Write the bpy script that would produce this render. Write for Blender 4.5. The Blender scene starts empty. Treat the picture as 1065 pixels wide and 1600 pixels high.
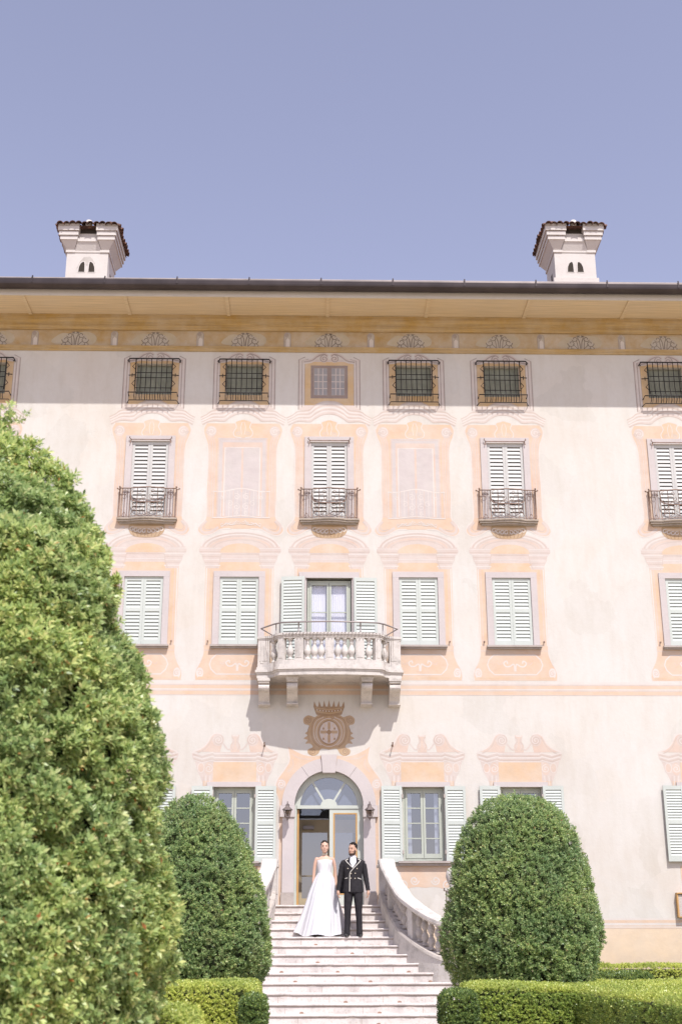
import bpy, math, random
import numpy as np
from mathutils import Vector, Matrix
random.seed(7); rng = np.random.default_rng(11)
SC = bpy.context.scene; COL = SC.collection; PI = math.pi; R = math.radians

# ------------------------------------------------------------------ camera
PITCH, YAW, ROLL, FPX, EYE = R(19.27), R(1.303), R(-.138), 2000., 1.6
_cp, _sp, _cy, _sy = math.cos(PITCH), math.sin(PITCH), math.cos(YAW), math.sin(YAW)
FW = Vector((_sy*_cp, _cy*_cp, _sp)); RT0 = Vector((_cy, -_sy, 0)); UP0 = RT0.cross(FW)
RT = RT0*math.cos(ROLL)+UP0*math.sin(ROLL); UP = -RT0*math.sin(ROLL)+UP0*math.cos(ROLL)
cam = bpy.data.cameras.new('camera'); co = bpy.data.objects.new('camera', cam); COL.objects.link(co)
co.matrix_world = Matrix(((RT.x, UP.x, -FW.x, 0), (RT.y, UP.y, -FW.y, 0), (RT.z, UP.z, -FW.z, EYE), (0, 0, 0, 1)))
cam.sensor_fit = 'VERTICAL'; cam.sensor_height = 36; cam.lens = FPX/1600*36
cam.clip_end = 2000; cam.clip_start = .1
cam.dof.use_dof = True; cam.dof.focus_distance = 29; cam.dof.aperture_fstop = 2.8
SC.camera = co
def at(u, v, Y):                       # photograph pixel (1065x1600) -> point on the vertical plane y = Y
    d = FW+RT*((u-532.5)/FPX)-UP*((v-800)/FPX); q = d*(Y/d.y); q.z += EYE; return q

# ------------------------------------------------------------------ world, sun, exposure
SUN_AZ, SUN_EL = 20, 56.5              # sun behind the camera, a little to the right
w = bpy.data.worlds.new('World'); SC.world = w; w.use_nodes = True
nt = w.node_tree; nt.nodes.clear()
sky = nt.nodes.new('ShaderNodeTexSky'); sky.sky_type = 'NISHITA'; sky.sun_disc = False
sky.sun_elevation = R(SUN_EL); sky.sun_rotation = R(180-SUN_AZ); sky.air_density = 1.15; sky.dust_density = .9; sky.ozone_density = 2.2
hs = nt.nodes.new('ShaderNodeHueSaturation'); hs.inputs['Saturation'].default_value = .66
mx = nt.nodes.new('ShaderNodeMix'); mx.data_type = 'RGBA'; mx.blend_type = 'MULTIPLY'; mx.inputs[0].default_value = 1
mx.inputs[7].default_value = (1.09, .965, 1.06, 1)
bg = nt.nodes.new('ShaderNodeBackground'); bg.inputs[1].default_value = .088
ow = nt.nodes.new('ShaderNodeOutputWorld')
nt.links.new(sky.outputs[0], hs.inputs['Color']); nt.links.new(hs.outputs[0], mx.inputs[6])
nt.links.new(mx.outputs[2], bg.inputs[0]); nt.links.new(bg.outputs[0], ow.inputs[0])
sl = bpy.data.lights.new('sun', 'SUN'); sl.energy = 2.5; sl.angle = R(.55); sl.color = (1, .97, .945)
so = bpy.data.objects.new('sun', sl); COL.objects.link(so)
sd = Vector((math.sin(R(SUN_AZ))*math.cos(R(SUN_EL)), -math.cos(R(SUN_AZ))*math.cos(R(SUN_EL)), math.sin(R(SUN_EL))))
so.rotation_euler = sd.to_track_quat('Z', 'Y').to_euler(); so.location = (5, -10, 30)
vs = SC.view_settings; vs.view_transform = 'Standard'; vs.look = 'None'; vs.gamma = 1; vs.use_curve_mapping = False
vs.exposure = 1.10
SC.cycles.max_bounces = 8; SC.cycles.transparent_max_bounces = 12

# ------------------------------------------------------------------ materials
KA = .78                               # paints are a little darker than the chart values; the exposure is set for them
def ka(c): return tuple(x*KA for x in c)
def newmat(name):
    m = bpy.data.materials.new(name); m.use_nodes = True
    return m, m.node_tree, m.node_tree.nodes['Principled BSDF']
def nz(t, scale, detail=4, rough=.55, stretch=None, coord='Position'):
    n = t.nodes.new('ShaderNodeTexNoise'); n.inputs['Scale'].default_value = scale
    n.inputs['Detail'].default_value = detail; n.inputs['Roughness'].default_value = rough
    g = t.nodes.new('ShaderNodeNewGeometry'); src = g.outputs['Position']
    if stretch:
        mp = t.nodes.new('ShaderNodeMapping'); mp.inputs['Scale'].default_value = stretch
        t.links.new(src, mp.inputs['Vector']); src = mp.outputs[0]
    t.links.new(src, n.inputs['Vector']); return n.outputs[0]
def ramp(t, src, stops):
    r = t.nodes.new('ShaderNodeValToRGB'); e = r.color_ramp.elements
    while len(e) < len(stops): e.new(.5)
    for k, (p, c) in enumerate(stops):
        e[k].position = p; e[k].color = (*c, 1) if len(c) == 3 else c
    t.links.new(src, r.inputs[0]); return r.outputs[0]
def mixc(t, fac, a, b, mode='MIX'):
    m = t.nodes.new('ShaderNodeMix'); m.data_type = 'RGBA'; m.blend_type = mode
    for s, v in ((0, fac), (6, a), (7, b)):
        if hasattr(v, 'links') or hasattr(v, 'is_linked'): t.links.new(v, m.inputs[s])
        else: m.inputs[s].default_value = v if s == 0 else (*v, 1)
    return m.outputs[2]
def bump(t, b, src, strength, dist):
    n = t.nodes.new('ShaderNodeBump'); n.inputs['Strength'].default_value = strength; n.inputs['Distance'].default_value = dist
    t.links.new(src, n.inputs['Height']); t.links.new(n.outputs[0], b.inputs['Normal'])
def simple(name, c, rough=.6, metal=0, var=.0, vs_=3, bmp=0, bs=40, spec=.3):
    m, t, b = newmat(name); c = ka(c); b.inputs['Roughness'].default_value = rough; b.inputs['Metallic'].default_value = metal
    b.inputs['Specular IOR Level'].default_value = spec
    if var:
        o = ramp(t, nz(t, vs_), [(.3, tuple(max(0, x*(1-var)) for x in c)), (.7, tuple(min(1, x*(1+var)) for x in c))])
        t.links.new(o, b.inputs['Base Color'])
    else: b.inputs['Base Color'].default_value = (*c, 1)
    if bmp: bump(t, b, nz(t, bs, 5), bmp, .01)
    return m
WALL = (.73, .70, .65)
def plaster_chain(t):
    a = ramp(t, nz(t, .55, 6, .6), [(.34, ka((.705, .66, .60))), (.52, ka(WALL)), (.72, ka((.755, .73, .69)))])
    s = ramp(t, nz(t, 2.2, 5, .65, (1.6, 1, .35)), [(.30, (.93, .915, .89)), (.55, (1, 1, 1))])
    a = mixc(t, .8, a, s, 'MULTIPLY')
    q = ramp(t, nz(t, 9, 6, .7), [(.25, (.955, .945, .935)), (.6, (1, 1, 1))])
    a = mixc(t, .8, a, q, 'MULTIPLY')
    g = t.nodes.new('ShaderNodeNewGeometry'); ns = t.nodes.new('ShaderNodeTexNoise'); ns.inputs['Scale'].default_value = 1.3; ns.inputs['Detail'].default_value = 5
    ad = t.nodes.new('ShaderNodeVectorMath'); ad.operation = 'MULTIPLY_ADD'; ad.inputs[1].default_value = (1.1, 1.1, 1.1)
    t.links.new(ns.outputs['Color'], ad.inputs[0]); t.links.new(g.outputs['Position'], ad.inputs[2]); t.links.new(g.outputs['Position'], ns.inputs['Vector'])
    vo = t.nodes.new('ShaderNodeTexVoronoi'); vo.inputs['Scale'].default_value = .85; t.links.new(ad.outputs[0], vo.inputs['Vector'])
    sp = t.nodes.new('ShaderNodeSeparateColor'); t.links.new(vo.outputs['Color'], sp.inputs[0])
    return mixc(t, .9, a, ramp(t, sp.outputs[0], [(0, (.935, .93, .915)), (.45, (1, 1, 1)), (1, (1.0, .985, .965))]), 'MULTIPLY')
def plaster(name):
    m, t, b = newmat(name); t.links.new(plaster_chain(t), b.inputs['Base Color'])
    b.inputs['Roughness'].default_value = .92; b.inputs['Specular IOR Level'].default_value = .15
    bump(t, b, nz(t, 14, 6, .65), .25, .012); return m
def paint(name, c, lo=.35, hi=.95, sc=1.6, st=(1, 1, 1.5), amp=.07):
    """old fresco colour, worn away in patches down to the plaster"""
    m, t, b = newmat(name); base = plaster_chain(t); c = ka(c)
    f = ramp(t, nz(t, sc, 7, .68), [(.28, (lo,)*3), (.66, (hi,)*3)])
    cc = ramp(t, nz(t, 3.1, 5, .6, st), [(.3, tuple(x*(1-amp) for x in c)), (.7, tuple(min(1, x*(1+amp)) for x in c))])
    t.links.new(mixc(t, f, base, cc), b.inputs['Base Color'])
    b.inputs['Roughness'].default_value = .92; b.inputs['Specular IOR Level'].default_value = .15
    bump(t, b, nz(t, 14, 6, .65), .25, .012); return m
M = {}
M['wall'] = plaster('plaster_wall')
M['S'] = paint('fresco_salmon', (.735, .505, .345), .45, .9)
M['S2'] = paint('fresco_salmon_pale', (.69, .50, .40), .35, .85)
M['M'] = paint('fresco_mauve', (.655, .535, .48), .4, .85)
M['D'] = paint('fresco_mauve_dark', (.58, .44, .37), .35, .8)
M['L'] = paint('fresco_highlight', (.735, .66, .61), .4, .85)
M['Y'] = paint('fresco_yellow', (.72, .50, .32), .45, .92)
M['V'] = paint('fresco_violet_grey', (.60, .53, .515), .5, .9)
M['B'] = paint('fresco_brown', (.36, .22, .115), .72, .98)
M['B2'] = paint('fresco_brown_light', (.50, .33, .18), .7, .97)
M['O'] = paint('frieze_ochre', (.50, .33, .13), .22, .98, 1.1)
M['pale'] = paint('frieze_pale_wash', (.54, .45, .31), .55, .95, 2.4)
M['O2'] = paint('surround_ochre', (.70, .46, .21), .55, .95)
M['G'] = paint('frieze_grey', (.52, .46, .38), .6, .95)
M['N'] = paint('frieze_dark_line', (.15, .11, .085), .6, .95)
M['P'] = paint('plinth_ochre', (.80, .62, .44), .7, .98)
M['K'] = paint('surround_line_dark', (.36, .29, .26), .55, .92)
M['fw'] = paint('painted_sash_brown', (.30, .22, .19), .75, .97)
M['fp'] = paint('painted_pane_grey', (.33, .32, .33), .7, .97)
M['soffit'] = paint('soffit_ochre', (.82, .64, .40), .80, 1.0, .9, (.25, 7, 1), .16)
M['mould'] = paint('cornice_ochre', (.50, .33, .12), .62, 1.0, 1.4, (.3, 1, 8), .22)
def stone(name, c, dark=.25, sc=3):
    m, t, b = newmat(name); c = ka(c)
    a = ramp(t, nz(t, sc, 7, .65), [(.25, tuple(x*(1-dark) for x in c)), (.5, c), (.75, tuple(min(1, x*1.06) for x in c))])
    s = ramp(t, nz(t, sc*9, 5, .7), [(.36, (.70, .64, .57)), (.46, (1, 1, 1))])
    k = mixc(t, .55*min(1, dark*3), a, s, 'MULTIPLY')
    t.links.new(k, b.inputs['Base Color'])
    b.inputs['Roughness'].default_value = .85; b.inputs['Specular IOR Level'].default_value = .2
    bump(t, b, nz(t, sc*7, 7, .7), .45, .012); return m
M['marble'] = stone('weathered_marble', (.71, .66, .61), .36, 3.6)
M['tread'] = stone('step_stone', (.79, .725, .685), .34, 2.8)
M['rust'] = simple('rust_stain', (.42, .27, .20), .9, var=.3, vs_=30)
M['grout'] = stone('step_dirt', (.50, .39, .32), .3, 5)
M['oldstone'] = stone('old_balustrade_stone', (.60, .54, .49), .45, 4)
M['frame_stone'] = stone('grey_violet_stone', (.62, .56, .54), .06, 1.3)
M['sill'] = stone('sill_stone', (.50, .44, .40), .25, 5)
M['ledge'] = stone('dark_ledge_stone', (.46, .39, .32), .35, 6)
M['chim'] = stone('chimney_render', (.73, .68, .63), .08, 2)
M['joint'] = simple('dark_joint', (.10, .085, .07), .9)
M['sg'] = simple('shutter_green', (.60, .64, .59), .5, var=.05, vs_=2)
M['sw'] = simple('shutter_white', (.60, .59, .56), .5, var=.05, vs_=2)
M['win'] = simple('window_paint_green', (.52, .55, .47), .45, var=.05, vs_=3)
M['doorp'] = simple('door_paint_pale', (.60, .63, .56), .45, var=.04, vs_=3)
M['ochre'] = simple('ochre_bead', (.58, .34, .13), .5, var=.1)
M['olive'] = simple('inner_door_tan', (.62, .50, .32), .5, var=.1)
M['gut'] = simple('gutter_brown_metal', (.075, .060, .058), .38, .6, var=.25, vs_=1.5)
M['edge'] = simple('lead_edge', (.46, .40, .37), .6, .2, var=.15)
M['iron'] = simple('wrought_iron_rust', (.30, .20, .155), .75, .1, var=.35, vs_=12)
M['ironb'] = simple('wrought_iron_dark', (.045, .04, .038), .6, .5, var=.3, vs_=12)
M['rail'] = simple('rail_grey_metal', (.33, .29, .28), .45, .6)
M['lant'] = simple('lantern_metal', (.23, .19, .18), .5, .5, var=.2, vs_=20)
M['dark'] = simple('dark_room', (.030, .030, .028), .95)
M['room'] = simple('dim_room', (.42, .40, .38), .95)
M['green_in'] = simple('inner_shutter_green', (.30, .31, .235), .6, var=.14, vs_=6)
M['soot'] = simple('soot_dark', (.055, .045, .035), .95)
M['sootst'] = paint('soot_wash', (.42, .37, .34), .1, .75, 3)
M['curt'] = simple('curtain_white', (.92, .92, .97), .9, var=.03)
M['brass'] = simple('brass', (.45, .33, .16), .4, .7)
m, t, b = newmat('roof_tile_terracotta')
t.links.new(ramp(t, nz(t, 5, 5, .7), [(.3, (.05, .032, .028)), (.52, (.13, .068, .05)), (.72, (.30, .16, .105))]), b.inputs['Base Color'])
b.inputs['Roughness'].default_value = .9; M['tile'] = m
def glass(name, tint, refl):
    m, t, b = newmat(name); t.nodes.remove(b); out = t.nodes['Material Output']
    tr = t.nodes.new('ShaderNodeBsdfTransparent'); tr.inputs[0].default_value = (*tint, 1)
    gl = t.nodes.new('ShaderNodeBsdfGlossy'); gl.inputs['Roughness'].default_value = .02; gl.inputs[0].default_value = (.93, .95, 1, 1)
    lw = t.nodes.new('ShaderNodeLayerWeight'); lw.inputs[0].default_value = .5
    pw = t.nodes.new('ShaderNodeMath'); pw.operation = 'POWER'; pw.inputs[1].default_value = 4; t.links.new(lw.outputs['Facing'], pw.inputs[0])
    ad = t.nodes.new('ShaderNodeMath'); ad.operation = 'ADD'; ad.use_clamp = True; ad.inputs[1].default_value = refl+.04
    t.links.new(pw.outputs[0], ad.inputs[0])
    mx = t.nodes.new('ShaderNodeMixShader'); t.links.new(ad.outputs[0], mx.inputs[0])
    t.links.new(tr.outputs[0], mx.inputs[1]); t.links.new(gl.outputs[0], mx.inputs[2]); t.links.new(mx.outputs[0], out.inputs[0])
    return m
M['glass'] = glass('window_glass', (.62, .65, .70), .20)
M['glassc'] = glass('clear_window_glass', (.93, .93, .95), .06)
M['glassl'] = glass('lantern_glass', (.75, .68, .62), .06)
def leafmat(name, dark, mid, light, tip, transl=.28, sc=1.5, berry=None, brown=None):
    m, t, b = newmat(name)
    g = t.nodes.new('ShaderNodeNewGeometry'); rp = g.outputs['Random Per Island']
    stops = [(0, dark), (.35, mid), (.75, light), (.97, tip)]
    if berry: stops[-1] = (.985, tip); stops.append((.9975, berry))
    c = ramp(t, rp, stops)
    pv = ramp(t, nz(t, sc, 3), [(.32, (.74, .80, .80)), (.62, (1.08, 1.05, .92))])
    c = mixc(t, 1., c, pv, 'MULTIPLY')
    if brown: c = mixc(t, ramp(t, nz(t, 2.6, 5, .7), [(.58, (0, 0, 0)), (.70, (.55, .55, .55))]), c, brown)
    t.links.new(c, b.inputs['Base Color']); b.inputs['Roughness'].default_value = .38; b.inputs['Specular IOR Level'].default_value = .5
    tl = t.nodes.new('ShaderNodeBsdfTranslucent'); t.links.new(c, tl.inputs[0])
    mx = t.nodes.new('ShaderNodeMixShader'); mx.inputs[0].default_value = transl
    t.links.new(b.outputs[0], mx.inputs[1]); t.links.new(tl.outputs[0], mx.inputs[2])
    t.links.new(mx.outputs[0], t.nodes['Material Output'].inputs[0]); return m
M['leafc'] = leafmat('laurel_leaves', (.19, .29, .11), (.39, .50, .19), (.58, .68, .29), (.76, .74, .36), .46, 1.3, (.45, .16, .05))
M['leafd'] = leafmat('yew_leaves', (.12, .20, .08), (.26, .38, .15), (.42, .54, .23), (.66, .69, .32), .42, 1.8, (.30, .13, .07), (.30, .24, .12))
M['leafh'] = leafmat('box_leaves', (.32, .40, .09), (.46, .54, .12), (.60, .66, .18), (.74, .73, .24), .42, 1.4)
M['leafs'] = leafmat('shaded_box_leaves', (.18, .27, .06), (.28, .38, .085), (.40, .50, .12), (.60, .64, .17), .36, 2.5)  # darker copy of the box leaves: shade of the side faces put into colour
M['leafk'] = leafmat('dark_box_leaves', (.07, .12, .035), (.12, .19, .055), (.19, .27, .07), (.33, .40, .10), .28, 2)
M['core'] = simple('core_dark', (.05, .06, .028), 1, var=.4, vs_=9)  # dark fill for the solid cores that block light inside the leaves
M['coreh'] = simple('core_dark_green', (.06, .075, .02), 1, var=.4, vs_=9)
M['bark'] = simple('bark', (.12, .085, .06), .9, var=.3, vs_=10)
m, t, b = newmat('pale_gravel')
gv = ramp(t, nz(t, 60, 4, .8), [(.3, (.38, .31, .22)), (.7, (.60, .50, .37))]); t.links.new(gv, b.inputs['Base Color'])
b.inputs['Roughness'].default_value = .95; bump(t, b, nz(t, 60, 4, .8), .6, .02); M['gravel'] = m
M['roof'] = M['tile']

# ------------------------------------------------------------------ mesh helpers
def smooth(P, n=6, closed=False):
    P = [tuple(p) for p in P]; L = len(P); out = []
    rngk = range(L if closed else L-1)
    for i in rngk:
        if closed: p0, p1, p2, p3 = P[i-1], P[i], P[(i+1) % L], P[(i+2) % L]
        else: p0, p1, p2, p3 = P[max(i-1, 0)], P[i], P[i+1], P[min(i+2, L-1)]
        for k in range(n):
            s = k/n
            out.append(tuple(.5*((2*b)+(-a+c)*s+(2*a-5*b+4*c-d)*s*s+(-a+3*b-3*c+d)*s**3) for a, b, c, d in zip(p0, p1, p2, p3)))
    if not closed: out.append(P[-1])
    return out
class MB:
    def __init__(s): s.v = []; s.f = []; s.m = []; s.sm = []
    def add(s, vs_, fs, m=0, sm=False):
        o = len(s.v); s.v += [tuple(p) for p in vs_]
        for f in fs: s.f.append(tuple(i+o for i in f)); s.m.append(m); s.sm.append(sm)
        return s
    def box(s, x0, x1, y0, y1, z0, z1, m=0):
        return s.add([(x0, y0, z0), (x1, y0, z0), (x1, y1, z0), (x0, y1, z0), (x0, y0, z1), (x1, y0, z1), (x1, y1, z1), (x0, y1, z1)],
                     [(0, 1, 5, 4), (1, 2, 6, 5), (2, 3, 7, 6), (3, 0, 4, 7), (4, 5, 6, 7), (3, 2, 1, 0)], m)
    def frus(s, a, za, b, zb, m=0):   # a, b = (x0,x1,y0,y1)
        v = [(a[0], a[2], za), (a[1], a[2], za), (a[1], a[3], za), (a[0], a[3], za), (b[0], b[2], zb), (b[1], b[2], zb), (b[1], b[3], zb), (b[0], b[3], zb)]
        return s.add(v, [(0, 1, 5, 4), (1, 2, 6, 5), (2, 3, 7, 6), (3, 0, 4, 7), (4, 5, 6, 7), (3, 2, 1, 0)], m)
    def flat(s, poly, y, m=0):
        return s.add([(x, y, z) for x, z in poly], [tuple(range(len(poly)))], m)
    def prism(s, poly, y0, y1, m=0):
        n = len(poly); v = [(x, y0, z) for x, z in poly]+[(x, y1, z) for x, z in poly]
        return s.add(v, [tuple(range(n)), tuple(range(2*n-1, n-1, -1))]+[(i, i+n, (i+1) % n+n, (i+1) % n) for i in range(n)], m)
    def prismz(s, poly, z0, z1, m=0):
        n = len(poly); v = [(x, y, z0) for x, y in poly]+[(x, y, z1) for x, y in poly]
        return s.add(v, [tuple(range(n)), tuple(range(2*n-1, n-1, -1))]+[(i, i+n, (i+1) % n+n, (i+1) % n) for i in range(n)], m)
    def prismx(s, poly, x0, x1, m=0):
        n = len(poly); v = [(x0, y, z) for y, z in poly]+[(x1, y, z) for y, z in poly]
        return s.add(v, [tuple(range(n)), tuple(range(2*n-1, n-1, -1))]+[(i, i+n, (i+1) % n+n, (i+1) % n) for i in range(n)], m)
    def ribbon(s, path, wd, y, m=0, closed=False):
        n = len(path); L = []; Rr = []
        for i in range(n):
            a = path[i-1] if (i or closed) else path[i]; b = path[(i+1) % n] if (i < n-1 or closed) else path[i]
            dx, dz = b[0]-a[0], b[1]-a[1]; q = math.hypot(dx, dz) or 1; nx, nz_ = -dz/q*wd/2, dx/q*wd/2
            L.append((path[i][0]+nx, y, path[i][1]+nz_)); Rr.append((path[i][0]-nx, y, path[i][1]-nz_))
        fs = [(i, (i+1) % n, (i+1) % n+n, i+n) for i in range(n if closed else n-1)]
        return s.add(L+Rr, fs, m)
    def tube(s, path, r, n=5, m=0, closed=False, sm=True):
        P = [Vector(p) for p in path]; V = []; k = len(P)
        for i, p in enumerate(P):
            a = P[i-1] if (i or closed) else p; b = P[(i+1) % k] if (i < k-1 or closed) else p
            d = (b-a).normalized() if (b-a).length else Vector((0, 0, 1))
            u = d.cross(Vector((0, 0, 1)) if abs(d.z) < .9 else Vector((0, 1, 0))).normalized(); w_ = d.cross(u)
            rr = r[i] if isinstance(r, (list, tuple)) else r
            for j in range(n):
                an = 2*PI*j/n; V.append(tuple(p+u*math.cos(an)*rr+w_*math.sin(an)*rr))
        fs = [(i*n+j, i*n+(j+1) % n, ((i+1) % k)*n+(j+1) % n, ((i+1) % k)*n+j) for i in range(k if closed else k-1) for j in range(n)]
        if not closed: fs += [tuple(range(n)), tuple(range(k*n-1, (k-1)*n-1, -1))]
        return s.add(V, fs, m, sm)
    def lathe(s, prof, cx=0, cy=0, n=12, m=0, a0=0, a1=2*PI, sm=True):
        full = abs(a1-a0-2*PI) < 1e-6; c = n if full else n+1; V = []
        for r, z in prof:
            for j in range(c):
                an = a0+(a1-a0)*j/n; V.append((cx+r*math.cos(an), cy+r*math.sin(an), z))
        fs = [(i*c+j, i*c+(j+1) % c, (i+1)*c+(j+1) % c, (i+1)*c+j) for i in range(len(prof)-1) for j in range(n)]
        return s.add(V, fs, m, sm)
    def loft(s, rings, m=0, cap=True, sm=True):
        n = len(rings[0]); V = [p for r in rings for p in r]
        fs = [(i*n+j, i*n+(j+1) % n, (i+1)*n+(j+1) % n, (i+1)*n+j) for i in range(len(rings)-1) for j in range(n)]
        if cap: fs += [tuple(range(n-1, -1, -1)), tuple(range(len(V)-n, len(V)))]
        return s.add(V, fs, m, sm)
    def sweep(s, sect, path, m=0, sm=False):
        """sect: (lateral, vertical) closed loop; path of 3-D points; lateral is horizontal and square to the path"""
        P = [Vector(p) for p in path]; rings = []
        for i, p in enumerate(P):
            a = P[max(i-1, 0)]; b = P[min(i+1, len(P)-1)]; d = Vector((b.x-a.x, b.y-a.y, 0)).normalized(); l = Vector((d.y, -d.x, 0))
            rings.append([tuple(p+l*u+Vector((0, 0, v))) for u, v in sect])
        return s.loft(rings, m, True, sm)
    def mesh(s, name, mats):
        me = bpy.data.meshes.new(name); me.from_pydata(s.v, [], s.f)
        for k in (mats if isinstance(mats, (list, tuple)) else [mats]): me.materials.append(M[k] if isinstance(k, str) else k)
        me.polygons.foreach_set('material_index', s.m); me.polygons.foreach_set('use_smooth', s.sm); me.update(); return me
    def build(s, name, mats, parent=None, loc=(0, 0, 0), **kw): return link(name, s.mesh(name, mats), parent, loc, **kw)
def link(name, me, parent=None, loc=(0, 0, 0), rot=None, label=None, kind=None):
    o = bpy.data.objects.new(name, me); COL.objects.link(o); o.location = loc
    if rot: o.rotation_euler = rot
    if parent: o.parent = parent
    if label: o['label'] = label
    if kind: o['kind'] = kind
    return o
def thing(name, label, cat, loc=(0, 0, 0), group=None):
    o = link(name, None, None, loc, label=label); o['category'] = cat; o.empty_display_size = .3
    if group: o['group'] = group
    return o
def copy_tree(o, parent, loc):
    c = o.copy(); COL.objects.link(c); c.parent = parent; c.location = loc
    for ch in [x for x in o.children]:
        d = ch.copy(); COL.objects.link(d); d.parent = c
    return c
def sym(P): return [(-x, z) for x, z in P]+[(x, z) for x, z in reversed(P) if abs(x) > 1e-6]     # top to bottom, right half
def holed(b, out, hw, z0, z1, y, m=0):
    'mirrored outline (right half, top to bottom) with a rectangular opening left free'
    for s_ in (-1, 1):
        o_ = [(s_*x, z) for x, z in out if abs(x) > 1e-6]; zt, zb = out[0][1], out[-1][1]
        P_ = [(0, zt)]+o_+[(0, zb)]
        P_ += [(0, z0), (s_*hw, z0), (s_*hw, z1), (0, z1)] if zb < z0-1e-4 else [(s_*hw, zb), (s_*hw, z1), (0, z1)]
        if not zb < z0-1e-4: P_.remove((0, zb))
        b.flat(P_, y, m)
def symp(P): return [(-x, z) for x, z in P]+[(x, z) for x, z in reversed(P) if abs(x) > 1e-6]
def spiral(cx, cz, r0, r1, turns, a0, s=1, n=26):
    return [(cx+s*(r0+(r1-r0)*k/n)*math.cos(a0+turns*2*PI*k/n), cz+(r0+(r1-r0)*k/n)*math.sin(a0+turns*2*PI*k/n)) for k in range(n+1)]
def ell(cx, cz, rx, rz, n=20, a0=0, a1=2*PI):
    full = abs(a1-a0-2*PI) < 1e-6
    return [(cx+rx*math.cos(a0+(a1-a0)*k/n), cz+rz*math.sin(a0+(a1-a0)*k/n)) for k in range(n if full else n+1)]
_ly = [0]
def LY(k):
    _ly[0] = (_ly[0]+1) % 12
    return -.0015-.00055*k-.00004*_ly[0]
#         # fresco layers, each a coat of paint above the last

# ------------------------------------------------------------------ ground
g = MB(); g.add([(-400, -300, 0), (400, -300, 0), (400, 500, 0), (-400, 500, 0)], [(0, 1, 2, 3)])
g.build('ground', 'gravel', kind='structure')

# ------------------------------------------------------------------ villa
VX = .39
villa = thing('villa', 'three storey cream villa with faded painted window surrounds and deep ochre eaves', 'villa', (VX, 30, 0))
C = [-8.73, -4.49, -2.18, 0, 2.17, 4.44, 8.69]                      # window axes
SPZ, RAD = 4.94, .80                                                 # door arch springing and radius
ops = []
for i in (0, 1, 2, 4, 5, 6): ops.append((C[i]-.46, C[i]+.46, 15.25, 16.12))
for i in (0, 1, 3, 5, 6): ops.append((C[i]-.46, C[i]+.46, 11.86, 13.97))
for i in (0, 1, 2, 4, 5, 6): ops.append((C[i]-.475, C[i]+.475, 8.70, 10.42))
ops.append((C[3]-.575, C[3]+.575, 8.02, 10.40))
for i in (0, 1, 2, 4, 5, 6): ops.append((C[i]-.475, C[i]+.475, 3.70, 5.36))
ops.append((-RAD, RAD, 2.72, SPZ)); ops.append((-RAD, RAD, SPZ, SPZ+RAD))
xs = sorted({-16, 16}|{o[0] for o in ops}|{o[1] for o in ops}); zs = sorted({0, 2.236, 18.0}|{o[2] for o in ops}|{o[3] for o in ops})
wl = MB()
for xa, xb in zip(xs, xs[1:]):
    for za, zb in zip(zs, zs[1:]):
        xm, zm = (xa+xb)/2, (za+zb)/2
        if any(o[0] < xm < o[1] and o[2] < zm < o[3] for o in ops): continue
        wl.add([(xa, 0, za), (xb, 0, za), (xb, 0, zb), (xa, 0, zb)], [(0, 1, 2, 3)], 1 if zb <= 2.24 else 0)
arc = [(RAD*math.cos(a), SPZ+RAD*math.sin(a)) for a in [PI*k/32 for k in range(33)]]
wl.flat([(x, z) for x, z in arc[:17]]+[(RAD, SPZ+RAD)], 0); wl.flat([(x, z) for x, z in arc[16:]]+[(-RAD, SPZ+RAD)], 0)
for k in range(32):
    (a, b), (c, d) = arc[k], arc[k+1]; wl.add([(a, 0, b), (c, 0, d), (c, .28, d), (a, .28, b)], [(0, 1, 2, 3)])
for x0, x1, z0, z1 in ops:
    if z0 == SPZ: continue
    sides = [((x0, z0), (x0, z1)), ((x1, z0), (x1, z1)), ((x0, z0), (x1, z0))]
    if not (z0 == 2.72): sides.append(((x0, z1), (x1, z1)))
    for (a, b), (c, d) in sides: wl.add([(a, 0, b), (c, 0, d), (c, .28, d), (a, .28, b)], [(0, 1, 2, 3)])
wl.box(-16, -15.7, .002, 13, 0, 18); wl.box(15.7, 16, .002, 13, 0, 18); wl.box(-16, 16, 13, 13.3, 0, 18)
wl.build('wall', ['wall', 'P'], villa)
# dark rooms behind the openings (floors of each storey)
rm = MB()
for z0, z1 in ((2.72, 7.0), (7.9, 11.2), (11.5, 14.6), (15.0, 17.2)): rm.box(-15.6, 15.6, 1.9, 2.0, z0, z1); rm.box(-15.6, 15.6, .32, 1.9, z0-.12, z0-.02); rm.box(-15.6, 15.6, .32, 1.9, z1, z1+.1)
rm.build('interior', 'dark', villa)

# eaves, cornice, gutter, roof
mo = MB()
prof = [(0.002, 17.06), (-.06, 17.06), (-.07, 17.10), (-.10, 17.14), (-.10, 17.20), (-.16, 17.24), (-.21, 17.31), (-.22, 17.42), (.002, 17.42)]
mo.prismx(prof, -16, 16)
mo.build('cornice_moulding', 'mould', villa)
mo = MB(); mo.prismx([(0.002, 16.47), (-.035, 16.47), (-.045, 16.50), (-.045, 16.53), (-.07, 16.56), (-.07, 16.60), (.002, 16.60)], -16, 16)
mo.build('string_moulding', 'mould', villa)
fr = MB(); fr.flat([(-16, 16.6), (16, 16.6), (16, 17.06), (-16, 17.06)], -.001); fr.build('frieze', 'O', villa)
sf = MB(); sf.box(-16.4, 16.4, -1.26, .3, 17.424, 17.50)
sf.build('soffit', 'soffit', villa)
for k in range(-7, 8):
    x = (k-.02)*2.56+.0
    if abs(x) < 16:
        q = MB(); q.box(-.045, .045, -1.255, -.225, 17.395, 17.423); q.build('soffit_rib', 'soffit', villa, (x, 0, 0))
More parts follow.
